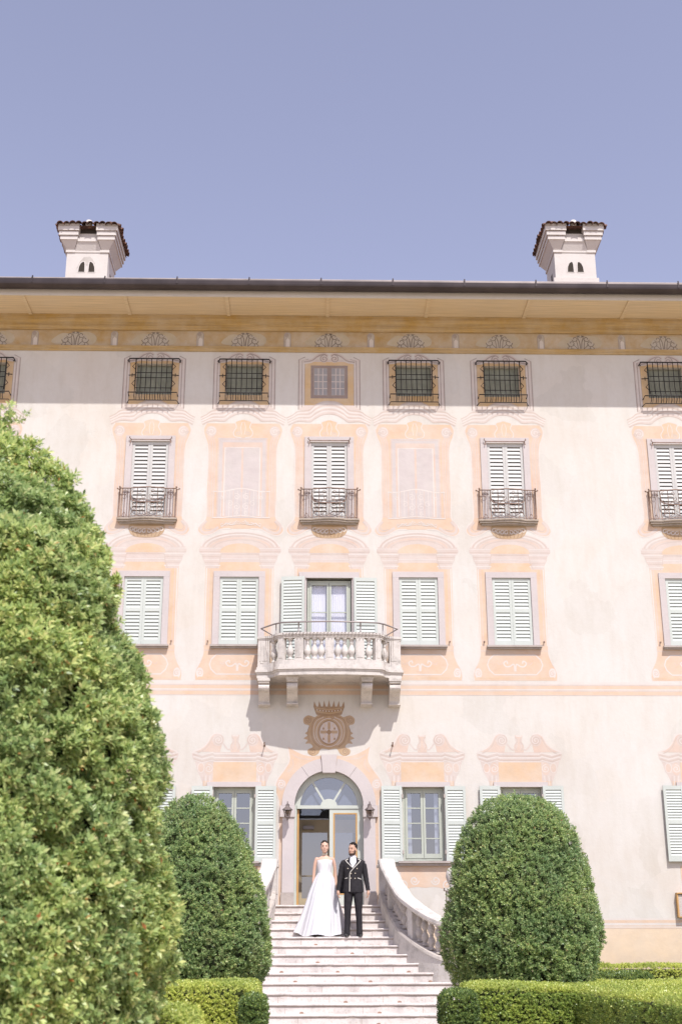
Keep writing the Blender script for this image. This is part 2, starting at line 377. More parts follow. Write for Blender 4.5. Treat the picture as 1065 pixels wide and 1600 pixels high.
fa = MB(); fa.box(-16.4, 16.4, -1.31, -1.262, 17.372, 17.66); fa.build('fascia', 'chim', villa)
gu = MB(); n = 9; sec = [(-1.465+.135*math.cos(a), 17.575+.115*math.sin(a)) for a in [PI+PI*k/n for k in range(n+1)]]
sec = sec+[(-1.33, 17.665), (-1.36, 17.69), (-1.60, 17.69), (-1.605, 17.655)]
gu.prismx(sec, -16.5, 16.5)
gu.build('gutter', 'gut', villa)
for k in range(-8, 9):
    x = k*1.80-.23; q = MB(); q.box(-.02, .02, -1.608, -1.30, 17.692, 17.702); q.box(-.018, .018, -1.618, -1.607, 17.56, 17.702)
    q.box(-.012, .02, -1.60, -1.585, 17.70, 17.76); q.build('gutter_bracket', 'gut', villa, (x, 0, 0))
ed = MB(); ed.box(-16.5, 16.5, -1.56, -1.30, 17.705, 17.735); ed.build('roof_edge', 'edge', villa)
rf = MB(); rf.add([(-16.5, -1.3, 17.73), (16.5, -1.3, 17.73), (12, 7, 20.6), (-12, 7, 20.6), (16.5, 15, 17.73), (-16.5, 15, 17.73)],
                  [(0, 1, 2, 3), (1, 4, 2), (3, 2, 4, 5), (0, 3, 5), (0, 5, 4, 1)])
rf.build('roof', 'roof', villa)

# painted bands
bd = MB()
def hb(z0, z1, m, k): bd.flat([(-15.9, z0), (15.9, z0), (15.9, z1), (-15.9, z1)], LY(k), m)
hb(7.50, 7.80, 0, 0); hb(7.76, 7.82, 1, 2); hb(7.625, 7.655, 1, 2); hb(7.50, 7.515, 2, 2); hb(7.60, 7.62, 2, 1); hb(7.735, 7.757, 2, 1)
bd.build('painted_string_course', ['S', 'L', 'M'], villa)
bd = MB(); hb(2.236, 2.46, 0, 0); hb(2.36, 2.42, 1, 1); hb(2.31, 2.345, 0, 1); hb(2.285, 2.305, 1, 1); hb(2.24, 2.262, 1, 1)
bd.build('painted_base_course', ['L', 'S'], villa)

# frieze ornaments (painted shells and little niches)
sh = MB()
sh.flat(smooth([(-.62, .10), (-.45, .30), (-.30, .36), (-.05, .33), (.2, .40), (.42, .36), (.55, .22), (.48, .06), (.2, .02), (-.3, .03)], 4, True), LY(0), 4)
sh.flat(sym([(.02, .39), (.10, .36), (.20, .33), (.30, .26), (.33, .16), (.27, .05), (.24, .0)]), LY(2), 3)
for s in (-1, 1):
    for cx, cz, r_, a0 in ((.245, .17, .085, .3), (.15, .30, .065, .6), (.29, .05, .04, .3)):
        sh.ribbon(spiral(s*cx, cz, r_, .02, 1.15, a0+PI*.9, -s, 18), .034, LY(4), 0); sh.ribbon(spiral(s*cx, cz, r_+.018, .03, 1.0, a0+PI*.9, -s, 18), .020, LY(5), 1)
        sh.ribbon(smooth([(s*.05, 0), (s*(cx*.45), cz*.5), (s*(cx-.06), cz)]), .03, LY(3), 0); sh.ribbon(smooth([(s*.07, 0), (s*(cx*.45+.02), cz*.5-.02), (s*(cx-.04), cz-.03)]), .018, LY(4), 1)
    sh.ribbon(smooth([(s*.015, .02), (s*.03, .2), (s*.07, .34), (s*.02, .40)]), .022, LY(4), 1)
    sh.flat([(s*.0, .33), (s*.05, .40), (s*.12, .385), (s*.06, .36)], LY(6), 1)
she = sh.mesh('frieze_shell', ['G', 'N', 'N', 'G', 'pale'])
for x in [at(u, 530, 30).x-VX for u in (-10, 118, 243, 383, 513, 641, 779, 906, 1035)]+[-11, 11]:
    link('frieze_shell', she, villa, (x, -.002, 16.62))
ni = MB(); ni.flat([(-.09, 0), (.09, 0), (.09, .36), (.06, .41), (-.04, .42), (-.09, .36)], LY(2), 0)
ni.ribbon([(-.085, .0), (-.085, .35), (-.03, .41), (.05, .40), (.085, .34), (.085, 0)], .018, LY(3), 1)
ni.flat(ell(-.02, .34, .055, .06, 12), LY(3), 1); ni.flat([(-.05, 0), (.06, 0), (.06, .2), (0, .26), (-.05, .2)], LY(4), 2); ni.ribbon([(-.05, 0), (-.05, .2), (0, .27)], .018, LY(5), 1)
nim = ni.mesh('frieze_niche', ['G', 'K', 'L'])
for x in [at(u, 530, 30).x-VX for u in (55, 179, 313, 449, 579, 711, 844, 970)]: link('frieze_niche', nim, villa, (x, -.002, 16.625))
pa = MB()                                                           # pale worn clouds in the frieze are in the paint itself

# ---- painted surround, top floor
def top_surround(real=True):
    b = MB()
    F = (lambda o, y, m: holed(b, o, .46, 15.25, 16.12, y, m)) if real else (lambda o, y, m: b.flat(sym(o), y, m))
    F([(.80, 16.27), (.80, 14.84)], LY(0), 0)
    F([(.64, 16.20), (.64, 14.98)], LY(1), 1)
    for x, wd, m in ((.785, .025, 2), (.735, .03, 3), (.70, .018, 2), (.655, .03, 3), (.63, .012, 2)):
        b.ribbon(symp([(x, 14.86+(.785-x)*.7), (x, 16.26-(.785-x)*.35), (max(x-.16, .42), 16.34-(.785-x)*.7)])[:3], wd, LY(2), m)
        b.ribbon([(-p, q) for p, q in symp([(x, 14.86+(.785-x)*.7), (x, 16.26-(.785-x)*.35), (max(x-.16, .42), 16.34-(.785-x)*.7)])[:3]], wd, LY(2), m)
    for s in (-1, 1):                                               # scrolled pediment
        P = smooth([(s*.66, 16.20), (s*.45, 16.24), (s*.30, 16.36), (s*.14, 16.42), (s*.05, 16.36)])
        b.ribbon(P, .10, LY(2), 0); b.ribbon(P, .03, LY(4), 2); b.ribbon([(x, z-.05) for x, z in P], .02, LY(4), 3)
        b.ribbon(spiral(s*.135, 16.29, .11, .02, 1.6, PI/2, -s), .026, LY(5), 2)
        b.flat(ell(s*.135, 16.29, .11, .11, 16), LY(3), 0)
    return b
tsm = top_surround().mesh('painted_surround', ['M', 'O2', 'K', 'L'])
tsb = top_surround(False).mesh('painted_surround', ['M', 'O2', 'K', 'L'])
for i, x in enumerate(C): link('painted_surround', tsb if i == 3 else tsm, villa, (x, 0, 0))

# ---- painted surround, second floor
def second_surround(real=True):
    b = MB()
    up = smooth([(1.08, 14.62), (.93, 14.70), (.80, 14.80), (.52, 14.84), (.36, 14.98), (.18, 15.07), (0, 15.09)])
    lo = smooth([(1.03, 14.42), (.88, 14.50), (.74, 14.53), (.48, 14.52), (.37, 14.60), (.18, 14.71), (0, 14.74)])
    b.flat([(-x, z) for x, z in up]+[(x, z) for x, z in reversed(up)]+[(x, z) for x, z in lo]+[(-x, z) for x, z in reversed(lo)][1:], LY(2), 1)
    for f_, wd, m in ((0, .028, 2), (.16, .035, 3), (.32, .02, 2), (.48, .045, 3), (.64, .022, 2), (.78, .035, 3), (1, .026, 2)):
        P = [(a[0]*(1-f_)+c[0]*f_, a[1]*(1-f_)+c[1]*f_) for a, c in zip(up, lo)]
        b.ribbon(symp(P), wd, LY(3), m)
    out = smooth([(.93, 14.46), (1.0, 14.30), (.97, 14.12), (.88, 13.85), (.86, 13.4), (.87, 12.6), (.86, 12.0), (.90, 11.86), (1.02, 11.72), (1.05, 11.58), (.93, 11.47), (.72, 11.50), (.5, 11.62), (.25, 11.64)])
    if real: holed(b, out, .46, 11.86, 13.97, LY(0), 0)
    else: b.flat(sym(out), LY(0), 0)
    for s in (-1, 1):
        for x0, wd, m in ((.70, .05, 4), (.755, .022, 1), (.80, .03, 4), (.835, .018, 1)):
            b.ribbon(smooth([(s*(x0+.06), 14.10), (s*x0, 13.85), (s*(x0-.01), 13.0), (s*(x0-.005), 11.95)]), wd, LY(1), m)
        b.ribbon([(s*x, z) for x, z in out], .03, LY(2), 3)
        b.flat(ell(s*.80, 14.24, .13, .15), LY(1), 1); b.ribbon(spiral(s*.80, 14.24, .12, .025, 1.5, 1.2, s), .022, LY(2), 3)
        b.ribbon(spiral(s*.90, 14.20, .05, .015, 1.2, 0, s), .02, LY(3), 2)
        b.ribbon(smooth([(s*.86, 11.86), (s*.98, 11.70), (s*.93, 11.55), (s*.75, 11.55), (s*.55, 11.68)]), .07, LY(2), 1)
        b.ribbon(smooth([(s*.83, 11.83), (s*.91, 11.70), (s*.85, 11.61), (s*.70, 11.64)]), .022, LY(3), 2)
    shell = smooth([(.05, 14.56), (.20, 14.50), (.17, 14.36), (.24, 14.22), (.20, 14.10), (.05, 14.07)])
    b.flat(sym(shell), LY(3), 5)
    for s in (-1, 1):
        b.ribbon([(s*x, z) for x, z in shell], .022, LY(4), 3)
        b.ribbon(spiral(s*.13, 14.19, .06, .012, 1.3, 2, s), .018, LY(4), 2)
        b.ribbon(smooth([(s*.02, 14.5), (s*.06, 14.35), (s*.03, 14.15)]), .014, LY(4), 3)
    return b
ssm = second_surround().mesh('painted_surround', ['S', 'M', 'D', 'L', 'S2', 'Y'])
ssb = second_surround(False).mesh('painted_surround', ['S', 'M', 'D', 'L', 'S2', 'Y'])
for i, x in enumerate(C): link('painted_surround', ssb if i in (2, 4) else ssm, villa, (x, 0, 0))
# painted blind windows with a painted railing (second and fourth axis)
def blind():
    b = MB()
    b.flat(sym([(.62, 14.06), (.62, 11.92)]), LY(4), 0); b.flat(sym([(.50, 13.94), (.50, 11.95)]), LY(5), 1)
    b.flat(sym([(.44, 13.80), (.44, 11.97)]), LY(6), 2)
    b.ribbon([(0, 13.80), (0, 12.6)], .05, LY(7), 1); b.ribbon(symp([(.44, 11.97), (.44, 13.80), (0, 13.80)]), .03, LY(7), 3)
    b.ribbon(symp([(.60, 11.97), (.60, 14.03), (0, 14.03)]), .025, LY(7), 4)
    b.ribbon(smooth(symp([(.72, 12.62), (.45, 12.62), (0, 12.70)])), .03, LY(8), 3); b.ribbon(smooth(symp([(.72, 11.93), (.45, 11.93), (0, 11.98)])), .03, LY(8), 3)
    for k in range(-7, 8): b.ribbon([(k*.10, 11.95), (k*.10, 12.64)], .014, LY(9), 3 if k % 2 else 4)
    for s in (-1, 1):
        for cx, cz, r in ((.12, 12.48, .09), (.12, 12.22, .1), (.12, 12.05, .05), (.28, 12.3, .08), (.5, 12.45, .05)):
            b.ribbon(spiral(s*cx, cz, r, .02, 1.2, 1, s, 16), .016, LY(9), 3)
        b.ribbon(smooth([(s*.10, 11.86), (s*.2, 11.74), (s*.35, 11.78), (s*.48, 11.68)]), .022, LY(9), 3)
        for q in range(5): b.ribbon(spiral(s*(.06+q*.10), 11.80-q*.012, .05, .015, 1, PI, s, 12), .016, LY(9), 3)
    return b
blm = blind().mesh('painted_blind_window', ['V', 'S2', 'V', 'L', 'S2'])
for i in (2, 4): link('painted_blind_window', blm, villa, (C[i], 0, 0))
# painted sash window, top centre
b = MB(); b.flat(sym([(.475, 16.10), (.475, 15.17)]), LY(4), 0)
for s in (-1, 1):
    b.flat([(s*.055, 15.26), (s*.39, 15.26), (s*.39, 16.02), (s*.055, 16.02)], LY(5), 1)
    for k in (1, 2): b.ribbon([(s*(.055+k*.112), 15.26), (s*(.055+k*.112), 16.02)], .02, LY(6), 2)
    for k in (1, 2, 3): b.ribbon([(s*.055, 15.26+k*.19), (s*.39, 15.26+k*.19)], .02, LY(6), 2)
    b.ribbon([(s*.055, 15.26), (s*.39, 15.26), (s*.39, 16.02), (s*.055, 16.02)], .014, LY(6), 3)
b.build('painted_sash_window', ['fw', 'fp', 'M', 'K'], villa, (C[3], 0, 0))

# ---- painted surround, first floor
def first_surround(apron=True):
    b = MB()
    arcp = lambda rx, z0, h: [(rx*math.cos(a), z0+h*math.sin(a)) for a in [PI*k/24 for k in range(25)]]
    b.flat(arcp(.98, 11.12, .45), LY(0), 1)                           # segmental pediment
    b.flat(sym([(1.0, 11.14), (1.0, 11.04), (.93, 10.98), (.90, 10.84), (.83, 10.70), (.82, 10.62)]), LY(1), 1)
    for rx, h, wd, m in ((.965, .44, .03, 3), (.92, .405, .022, 2), (.87, .37, .035, 3), (.81, .33, .02, 2), (.74, .28, .045, 4), (.66, .235, .022, 2)):
        b.ribbon(arcp(rx, 11.12, h)[1:-1], wd, LY(2), m)
    b.flat([(x, z) for x, z in arcp(.50, 11.02, .24)], LY(3), 5)
    for z, xo, wd, m in ((11.13, 1.0, .02, 3), (11.05, .99, .022, 2), (10.99, .95, .03, 3), (10.92, .91, .02, 2), (10.84, .88, .02, 3), (10.77, .86, .018, 2), (10.69, .84, .03, 3)):
        b.ribbon([(-xo, z), (-.47, z)], wd, LY(4), m); b.ribbon([(xo, z), (.47, z)], wd, LY(4), m)
    b.ribbon([(-.47, 10.99), (.47, 10.99)], .03, LY(4), 2); b.ribbon([(-.47, 10.86), (.47, 10.86)], .02, LY(4), 3)
    b.flat(sym([(.56, 10.78), (.50, 10.72), (.50, 10.57)]), LY(2), 5)
    if apron: b.flat([(-.83, 10.70), (.83, 10.70), (.83, 10.42), (-.83, 10.42)], LY(0), 0)
    else: b.flat([(-.83, 10.70), (.83, 10.70), (.83, 10.40), (-.83, 10.40)], LY(0), 0)
    for s in (-1, 1): b.flat([(s*(.475 if apron else .575), 10.42 if apron else 10.40), (s*.83, 10.42), (s*.82, 8.70 if apron else 7.83), (s*(.475 if apron else .575), 8.70 if apron else 7.83)], LY(0), 0)
    for s in (-1, 1):
        b.flat([(s*.66, 8.72), (s*.72, 8.72), (s*.72, 10.62), (s*.66, 10.62)], LY(1), 5)
        b.ribbon([(s*.735, 10.66), (s*.735, 8.70)], .02, LY(1), 4); b.ribbon([(s*.80, 10.66), (s*.80, 8.70)], .03, LY(1), 3)
        b.ribbon([(s*.46, 10.98), (s*.50, 10.75), (s*.56, 10.62)], .02, LY(4), 2)
    if apron:
        o = smooth([(.82, 8.70), (.82, 8.50), (.88, 8.30), (.97, 8.12), (1.0, 7.98), (.99, 7.86)])
        b.flat(sym(o), LY(0), 0)
        cart = [(.50, 8.48), (.56, 8.42), (.62, 8.36), (.66, 8.24), (.62, 8.12), (.56, 8.06), (.50, 8.0)]
        b.flat(sym(cart), LY(2), 0); b.ribbon(sym(cart), .03, LY(3), 3, True)
        for s in (-1, 1):
            b.ribbon(smooth([(s*.01, 8.08), (s*.03, 8.25), (s*.13, 8.20), (s*.22, 8.20), (s*.27, 8.28), (s*.20, 8.33), (s*.18, 8.27)]), .032, LY(4), 3)
            b.ribbon(smooth([(s*.30, 8.30), (s*.36, 8.24), (s*.42, 8.30)]), .02, LY(4), 4)
            b.flat(ell(s*.885, 8.03, .085, .13), LY(2), 3); b.ribbon(spiral(s*.885, 8.03, .07, .01, 1.3, 1, s), .018, LY(3), 4)
            b.ribbon([(s*x, z) for x, z in o], .02, LY(3), 3)
        b.ribbon([(-.8, 8.58), (.8, 8.58)], .03, LY(2), 4); b.ribbon([(-.92, 7.92), (.92, 7.92)], .04, LY(2), 5)
    return b
fsm = first_surround().mesh('painted_surround', ['S', 'M', 'D', 'L', 'S2', 'Y'])
for i in (0, 1, 2, 4, 5, 6): link('painted_surround', fsm, villa, (C[i], 0, 0))
first_surround(False).build('painted_surround', ['S', 'M', 'D', 'L', 'S2', 'Y'], villa, (C[3], 0, 0))

# ---- painted surround, ground floor
def ground_surround():
    b = MB()
    body = [(.50, 6.16), (.52, 6.17), (.75, 6.10), (.98, 6.17), (1.0, 6.10), (.97, 6.0), (.92, 5.95), (.86, 5.72), (.79, 5.60), (.74, 5.47), (.73, 5.36)]
    b.flat(sym(body), LY(0), 1); b.flat(sym([(.50, 5.93), (.50, 5.47)]), LY(2), 5); b.flat(sym([(.73, 5.50), (.72, 5.38)]), LY(1), 0)
    for s in (-1, 1):
        P = smooth([(s*.97, 6.17), (s*.80, 6.24), (s*.66, 6.36), (s*.56, 6.54), (s*.44, 6.60), (s*.32, 6.56)])
        b.flat(P+[(s*.30, 6.40), (s*.35, 6.16)], LY(1), 4); b.ribbon(P, .035, LY(2), 3); b.ribbon([(x+s*-.02, z-.06) for x, z in P], .022, LY(2), 2)
        b.flat(ell(s*.40, 6.44, .135, .14), LY(2), 1); b.ribbon(spiral(s*.40, 6.44, .125, .02, 1.8, PI*.6, s), .024, LY(3), 2)
        b.ribbon(spiral(s*.40, 6.44, .10, .02, 1.5, PI*.6, s), .016, LY(4), 3)
        b.ribbon(smooth([(s*.28, 6.36), (s*.16, 6.22), (s*.05, 6.30), (s*.06, 6.48)]), .03, LY(2), 1)
        b.ribbon(smooth([(s*.05, 6.2), (s*.10, 6.32), (s*.03, 6.42), (s*.08, 6.52)]), .02, LY(3), 2)
        for dz, wd, m in ((0, .03, 3), (-.045, .02, 2), (-.09, .035, 3), (-.14, .022, 2), (-.18, .02, 3)):
            b.ribbon([(s*(.99+dz*.3), 6.15+dz), (s*.76, 6.09+dz), (s*.52, 6.15+dz), (s*.47, 6.12+dz), (0, 6.12+dz)], wd, LY(3), m)
        b.flat(ell(s*.60, 5.78, .10, .15), LY(2), 4); b.ribbon(spiral(s*.60, 5.78, .10, .02, 1.5, 1.4, s), .02, LY(3), 3)
        b.flat(ell(s*.78, 5.80, .085, .12), LY(2), 4); b.ribbon(ell(s*.78, 5.80, .075, .11), .018, LY(3), 3, True)
        for xx in (.56, .61, .66, .71): b.ribbon([(s*xx, 5.62), (s*(xx+.01), 5.40)], .018, LY(2), 3 if xx in (.56, .66) else 2)
    b.flat(sym([(.09, 6.56), (.07, 6.40), (.12, 6.28), (.10, 6.16)]), LY(1), 4)
    b.ribbon([(-.07, 6.54), (.07, 6.54)], .03, LY(2), 3)
    return b
def ground_apron():
    b = MB()
    o = smooth([(.70, 3.60), (.70, 3.30), (.66, 3.05), (.52, 2.98), (.40, 3.10), (.20, 3.14), (0, 3.12)])
    b.flat(sym(o), LY(0), 0)
    for s in (-1, 1):
        b.ribbon(spiral(s*.50, 3.17, .13, .02, 1.6, -.6, s), .03, LY(2), 3); b.ribbon(spiral(s*.24, 3.28, .10, .02, 1.5, PI, s), .03, LY(2), 3)
        b.ribbon(spiral(s*.62, 3.40, .08, .02, 1.5, 1, s), .022, LY(2), 3)
    b.ribbon([(-.68, 3.52), (.68, 3.52)], .03, LY(2), 5)
    return b
gsm = ground_surround().mesh('painted_surround', ['S', 'M', 'D', 'L', 'S2', 'Y'])
gam = ground_apron().mesh('painted_apron', ['S', 'M', 'D', 'L', 'S2', 'Y'])
for i in (0, 1, 2, 4, 5, 6): link('painted_surround', gsm, villa, (C[i], 0, 0)); link('painted_apron', gam, villa, (C[i], 0, 0))

# ---- painted door surround and coat of arms
b = MB()
o = smooth([(.34, 6.07), (.62, 6.12), (.96, 6.30)], 4)+smooth([(.95, 6.22), (.92, 5.98), (1.02, 5.78), (1.20, 5.52), (1.24, 5.30), (1.17, 5.08), (1.15, 4.8), (1.15, 2.74)], 5)
for s in (-1, 1):
    a_ = [(s*RAD*math.cos(q_), SPZ+RAD*math.sin(q_)) for q_ in [PI/2*k/14 for k in range(15)]]
    b.flat([(0, 6.10)]+[(s*x, z) for x, z in o]+[(s*RAD, 2.74)]+a_, LY(0), 0)
for s in (-1, 1):
    b.ribbon([(s*x, z) for x, z in o], .03, LY(1), 3)
    b.ribbon(spiral(s*1.10, 5.42, .10, .02, 1.8, 1, s), .024, LY(2), 3); b.flat(ell(s*1.10, 5.42, .11, .14), LY(1), 4)
    b.ribbon(smooth([(s*.4, 6.0), (s*.68, 6.02), (s*.86, 6.12)]), .03, LY(2), 4)
    b.ribbon(smooth([(s*.85, 6.0), (s*.83, 5.85), (s*.95, 5.7)]), .03, LY(2), 4)
b.build('painted_door_surround', ['S', 'M', 'D', 'L', 'S2', 'Y'], villa)
b = MB()
half = smooth([(.10, 7.06), (.24, 7.04), (.33, 6.98), (.40, 7.00), (.50, 7.02), (.60, 6.94), (.58, 6.82), (.47, 6.78), (.49, 6.66), (.56, 6.60), (.50, 6.55), (.59, 6.48), (.50, 6.44), (.55, 6.36), (.44, 6.36), (.38, 6.28), (.49, 6.22), (.48, 6.12), (.36, 6.07), (.25, 6.13), (.18, 6.24), (.0, 6.22)], 4)
b.flat(sym(half), LY(2), 1)
b.ribbon(ell(0, 6.62, .235, .275, 32), .03, LY(4), 0, True); b.ribbon(ell(0, 6.62, .30, .33, 32), .016, LY(4), 2, True)
b.flat(ell(0, 6.62, .22, .26, 28), LY(3), 2)
b.ribbon([(-.2, 6.63), (-.06, 6.63)], .07, LY(4), 1); b.ribbon([(.06, 6.63), (.2, 6.63)], .07, LY(4), 1); b.ribbon([(0, 6.70), (0, 6.86)], .06, LY(4), 1); b.ribbon([(0, 6.38), (0, 6.56)], .06, LY(4), 1); b.flat([(-.07, 6.63), (0, 6.70), (.07, 6.63), (0, 6.55)], LY(5), 0)
for s in (-1, 1):
    b.ribbon(spiral(s*.50, 6.91, .085, .015, 1.7, 2.4, s), .022, LY(4), 0); b.ribbon(spiral(s*.38, 6.17, .085, .015, 1.7, -1.5, s), .022, LY(4), 0)
    b.ribbon(smooth([(s*.16, 7.0), (s*.34, 6.92), (s*.41, 6.68), (s*.36, 6.42), (s*.22, 6.28)]), .022, LY(4), 0)
    b.ribbon(smooth([(s*.12, 6.98), (s*.30, 6.88), (s*.36, 6.66), (s*.31, 6.44), (s*.18, 6.32)]), .014, LY(5), 2)
    for cz in (6.50, 6.74):
        b.ribbon(smooth([(s*.07, cz-.07), (s*.13, cz), (s*.08, cz+.05), (s*.14, cz+.09)]), .02, LY(5), 3); b.flat(ell(s*.13, cz-.03, .022, .03, 8), LY(5), 0)
    b.ribbon(spiral(s*.09, 6.97, .05, .01, 1.3, 1, s), .016, LY(4), 0)
    b.ribbon(smooth([(s*.45, 6.78), (s*.50, 6.62), (s*.45, 6.40)]), .016, LY(4), 0)
b.build('painted_coat_of_arms', ['B', 'B2', 'M', 'Y'], villa)
b = MB(); crown = [(-.30, 7.04)]
for k in range(7):
    x = -.33+k*.11; crown += [(x-.035, 7.23), (x*1.06, 7.385-.010*abs(k-3)), (x+.035, 7.23)]
crown += [(.30, 7.04), (.15, 7.0), (-.15, 7.0)]
b.flat(crown, LY(6), 0); b.ribbon(smooth([(-.31, 7.12), (0, 7.07), (.31, 7.12)]), .035, LY(7), 1); b.ribbon(smooth([(-.32, 7.20), (0, 7.16), (.32, 7.20)]), .022, LY(7), 1)
for k in range(9): b.flat(ell(-.28+k*.07, 7.16-.03*(1-((k-4)/4)**2)-.01, .014, .014, 8), LY(8), 2)
b.build('painted_crown', ['B', 'B2', 'L'], villa)

# ---- stone architraves, sills
def architrave(hw, z0, z1, ow_, name='stone_architrave', bottom=False):
    b = MB(); t_ = .035
    b.box(-ow_, ow_, -t_, .0, z1, z1+(ow_-hw)*.95); b.box(-ow_, -hw, -t_, 0, z0, z1-.002); b.box(hw, ow_, -t_, 0, z0, z1-.002)
    b.box(-hw+.0, -hw+.03, 0.003, .1, z0, z1-.002); b.box(hw-.03, hw, .003, .1, z0, z1-.002)
    return b.mesh(name, 'frame_stone')
a2 = architrave(.46, 11.86, 13.95, .62); a1 = architrave(.475, 8.70, 10.40, .625); ac = architrave(.575, 8.02, 10.38, .73)
for i in (0, 1, 3, 5, 6): link('stone_architrave', a2, villa, (C[i], 0, 0))
for i in (0, 1, 2, 4, 5, 6): link('stone_architrave', a1, villa, (C[i], 0, 0))
link('stone_architrave', ac, villa, (C[3], 0, 0))
q = MB(); q.box(-.63, .63, -.04, 0, 5.362, 5.475); lint = q.mesh('stone_lintel', 'frame_stone')
for i in (0, 1, 2, 4, 5, 6): link('stone_lintel', lint, villa, (C[i], 0, 0))
q = MB(); q.box(-.66, .66, -.12, 0.02, 8.655, 8.70); q.box(-.645, .645, -.075, .0, 8.615, 8.653); sm1 = q.mesh('window_sill', 'sill')
q = MB(); q.box(-.60, .60, -.12, 0.1, 3.655, 3.70); q.box(-.585, .585, -.075, .0, 3.60, 3.653); sm0 = q.mesh('window_sill', 'sill')
for i in (0, 1, 2, 4, 5, 6): link('window_sill', sm1, villa, (C[i], 0, 0)); link('window_sill', sm0, villa, (C[i], 0, 0))

# ---- shutters
def shutter_mesh(w_, h, halves, pitch, cov, st=.06):
    f = MB(); f.box(0, st, -.02, .02, 0, h); f.box(w_-st, w_, -.02, .02, 0, h)
    rails = [(0, .13), (h-.09, h)]
    if halves: rails.append((h*.49, h*.49+.09))
    for a, c in rails: f.box(st, w_-st, -.017, .017, a, c)
    rails.sort(); l = MB()
    for (a, c), (d, e) in zip(rails, rails[1:]):
        n = max(1, int((d-c)/pitch)); p = (d-c)/n
        for k in range(n):
            z = c+p*(k+.5); ZT, ZB = z+p*cov*.5, z-p*cov*.5
            l.add([(st, .008, ZT), (w_-st, .008, ZT), (w_-st, -.016, ZB), (st, -.016, ZB),
                   (st, .008, ZT-.008), (w_-st, .008, ZT-.008), (w_-st, -.016, ZB-.008), (st, -.016, ZB-.008)],
                  [(0, 1, 2, 3), (3, 2, 6, 7), (7, 6, 5, 4), (0, 4, 5, 1)])
    return f, l
def shutter(w_, h, halves, mat, loc, rot=0, pitch=.062, cov=1.02, cache={}):
    k = (w_, h, halves, mat, pitch, cov)
    if k not in cache:
        f, l = shutter_mesh(w_, h, halves, pitch, cov); cache[k] = (f.mesh('shutter', mat), l.mesh('louvre', mat))
    o = link('shutter', cache[k][0], villa, loc, (0, 0, rot)); link('louvre_slats', cache[k][1], o, kind='stuff')
    return o
bk = MB(); bk.box(-.5, .5, .20, .215, 0, 1); 
for i in (0, 1, 3, 5, 6):                                            # second floor, closed
    for s in (-1, 0): shutter(.445, 2.07, False, 'sw', (C[i]+s*.448+.0015, .02, 11.88), pitch=.098, cov=.76)
    q = MB(); q.box(-.455, .455, .10, .11, 11.87, 13.96); q.build('window_backing', 'green_in', villa, (C[i], 0, 0))
for i in (0, 1, 2, 4, 5, 6):                                         # first floor, closed
    for s in (-1, 0): shutter(.46, 1.69, True, 'sg', (C[i]+s*.463+.0015, .02, 8.705), pitch=.078, cov=.90)
    q = MB(); q.box(-.47, .47, .10, .11, 8.71, 10.41); q.build('window_backing', 'green_in', villa, (C[i], 0, 0))
    for s in (-1, 1):                                               # hold-back pins
        q = MB(); q.box(-.012, .012, -.045, 0, -.012, .012); q.box(-.02, .02, -.05, -.045, -.01, .022); q.build('shutter_catch', 'iron', villa, (C[i]+s*.72, 0, 8.79))
for i in (0, 1, 2, 4, 5, 6):                                         # ground floor, folded back
    shutter(.475, 1.70, True, 'sg', (C[i]-.97, -.075, 3.68+random.uniform(-.008, .008)), random.uniform(.0, .07)); shutter(.475, 1.70, True, 'sg', (C[i]+.495, -.05, 3.68+random.uniform(-.008, .008)), -random.uniform(.0, .08))
    for s in (-1, 1):
        for zz in (3.9, 5.15):
            q = MB(); q.box(-.02, .02, -.075, 0, -.04, .04); q.build('hinge', 'sill', villa, (C[i]+s*.485, 0, zz))
shutter(.56, 2.34, True, 'sg', (C[3]-1.155, -.10, 8.04), -.10, pitch=.075); shutter(.56, 2.34, True, 'sg', (C[3]+.60, -.045, 8.04), .03, pitch=.075)
# thin iron curtain rods above the second floor shutters
for i in (0, 1, 3, 5, 6):
    q = MB(); q.tube([(-.50, -.07, 0), (.50, -.07, 0)], .012, 5)
    for s in (-1, 1): q.tube([(s*.49, .0, 0), (s*.49, -.08, 0), (s*.53, -.085, .04), (s*.52, -.085, .07)], .012, 5); q.tube([(s*.49, -.07, 0), (s*.51, -.075, -.09)], .014, 5)
    q.build('iron_rod', 'iron', villa, (C[i], 0, 13.98))

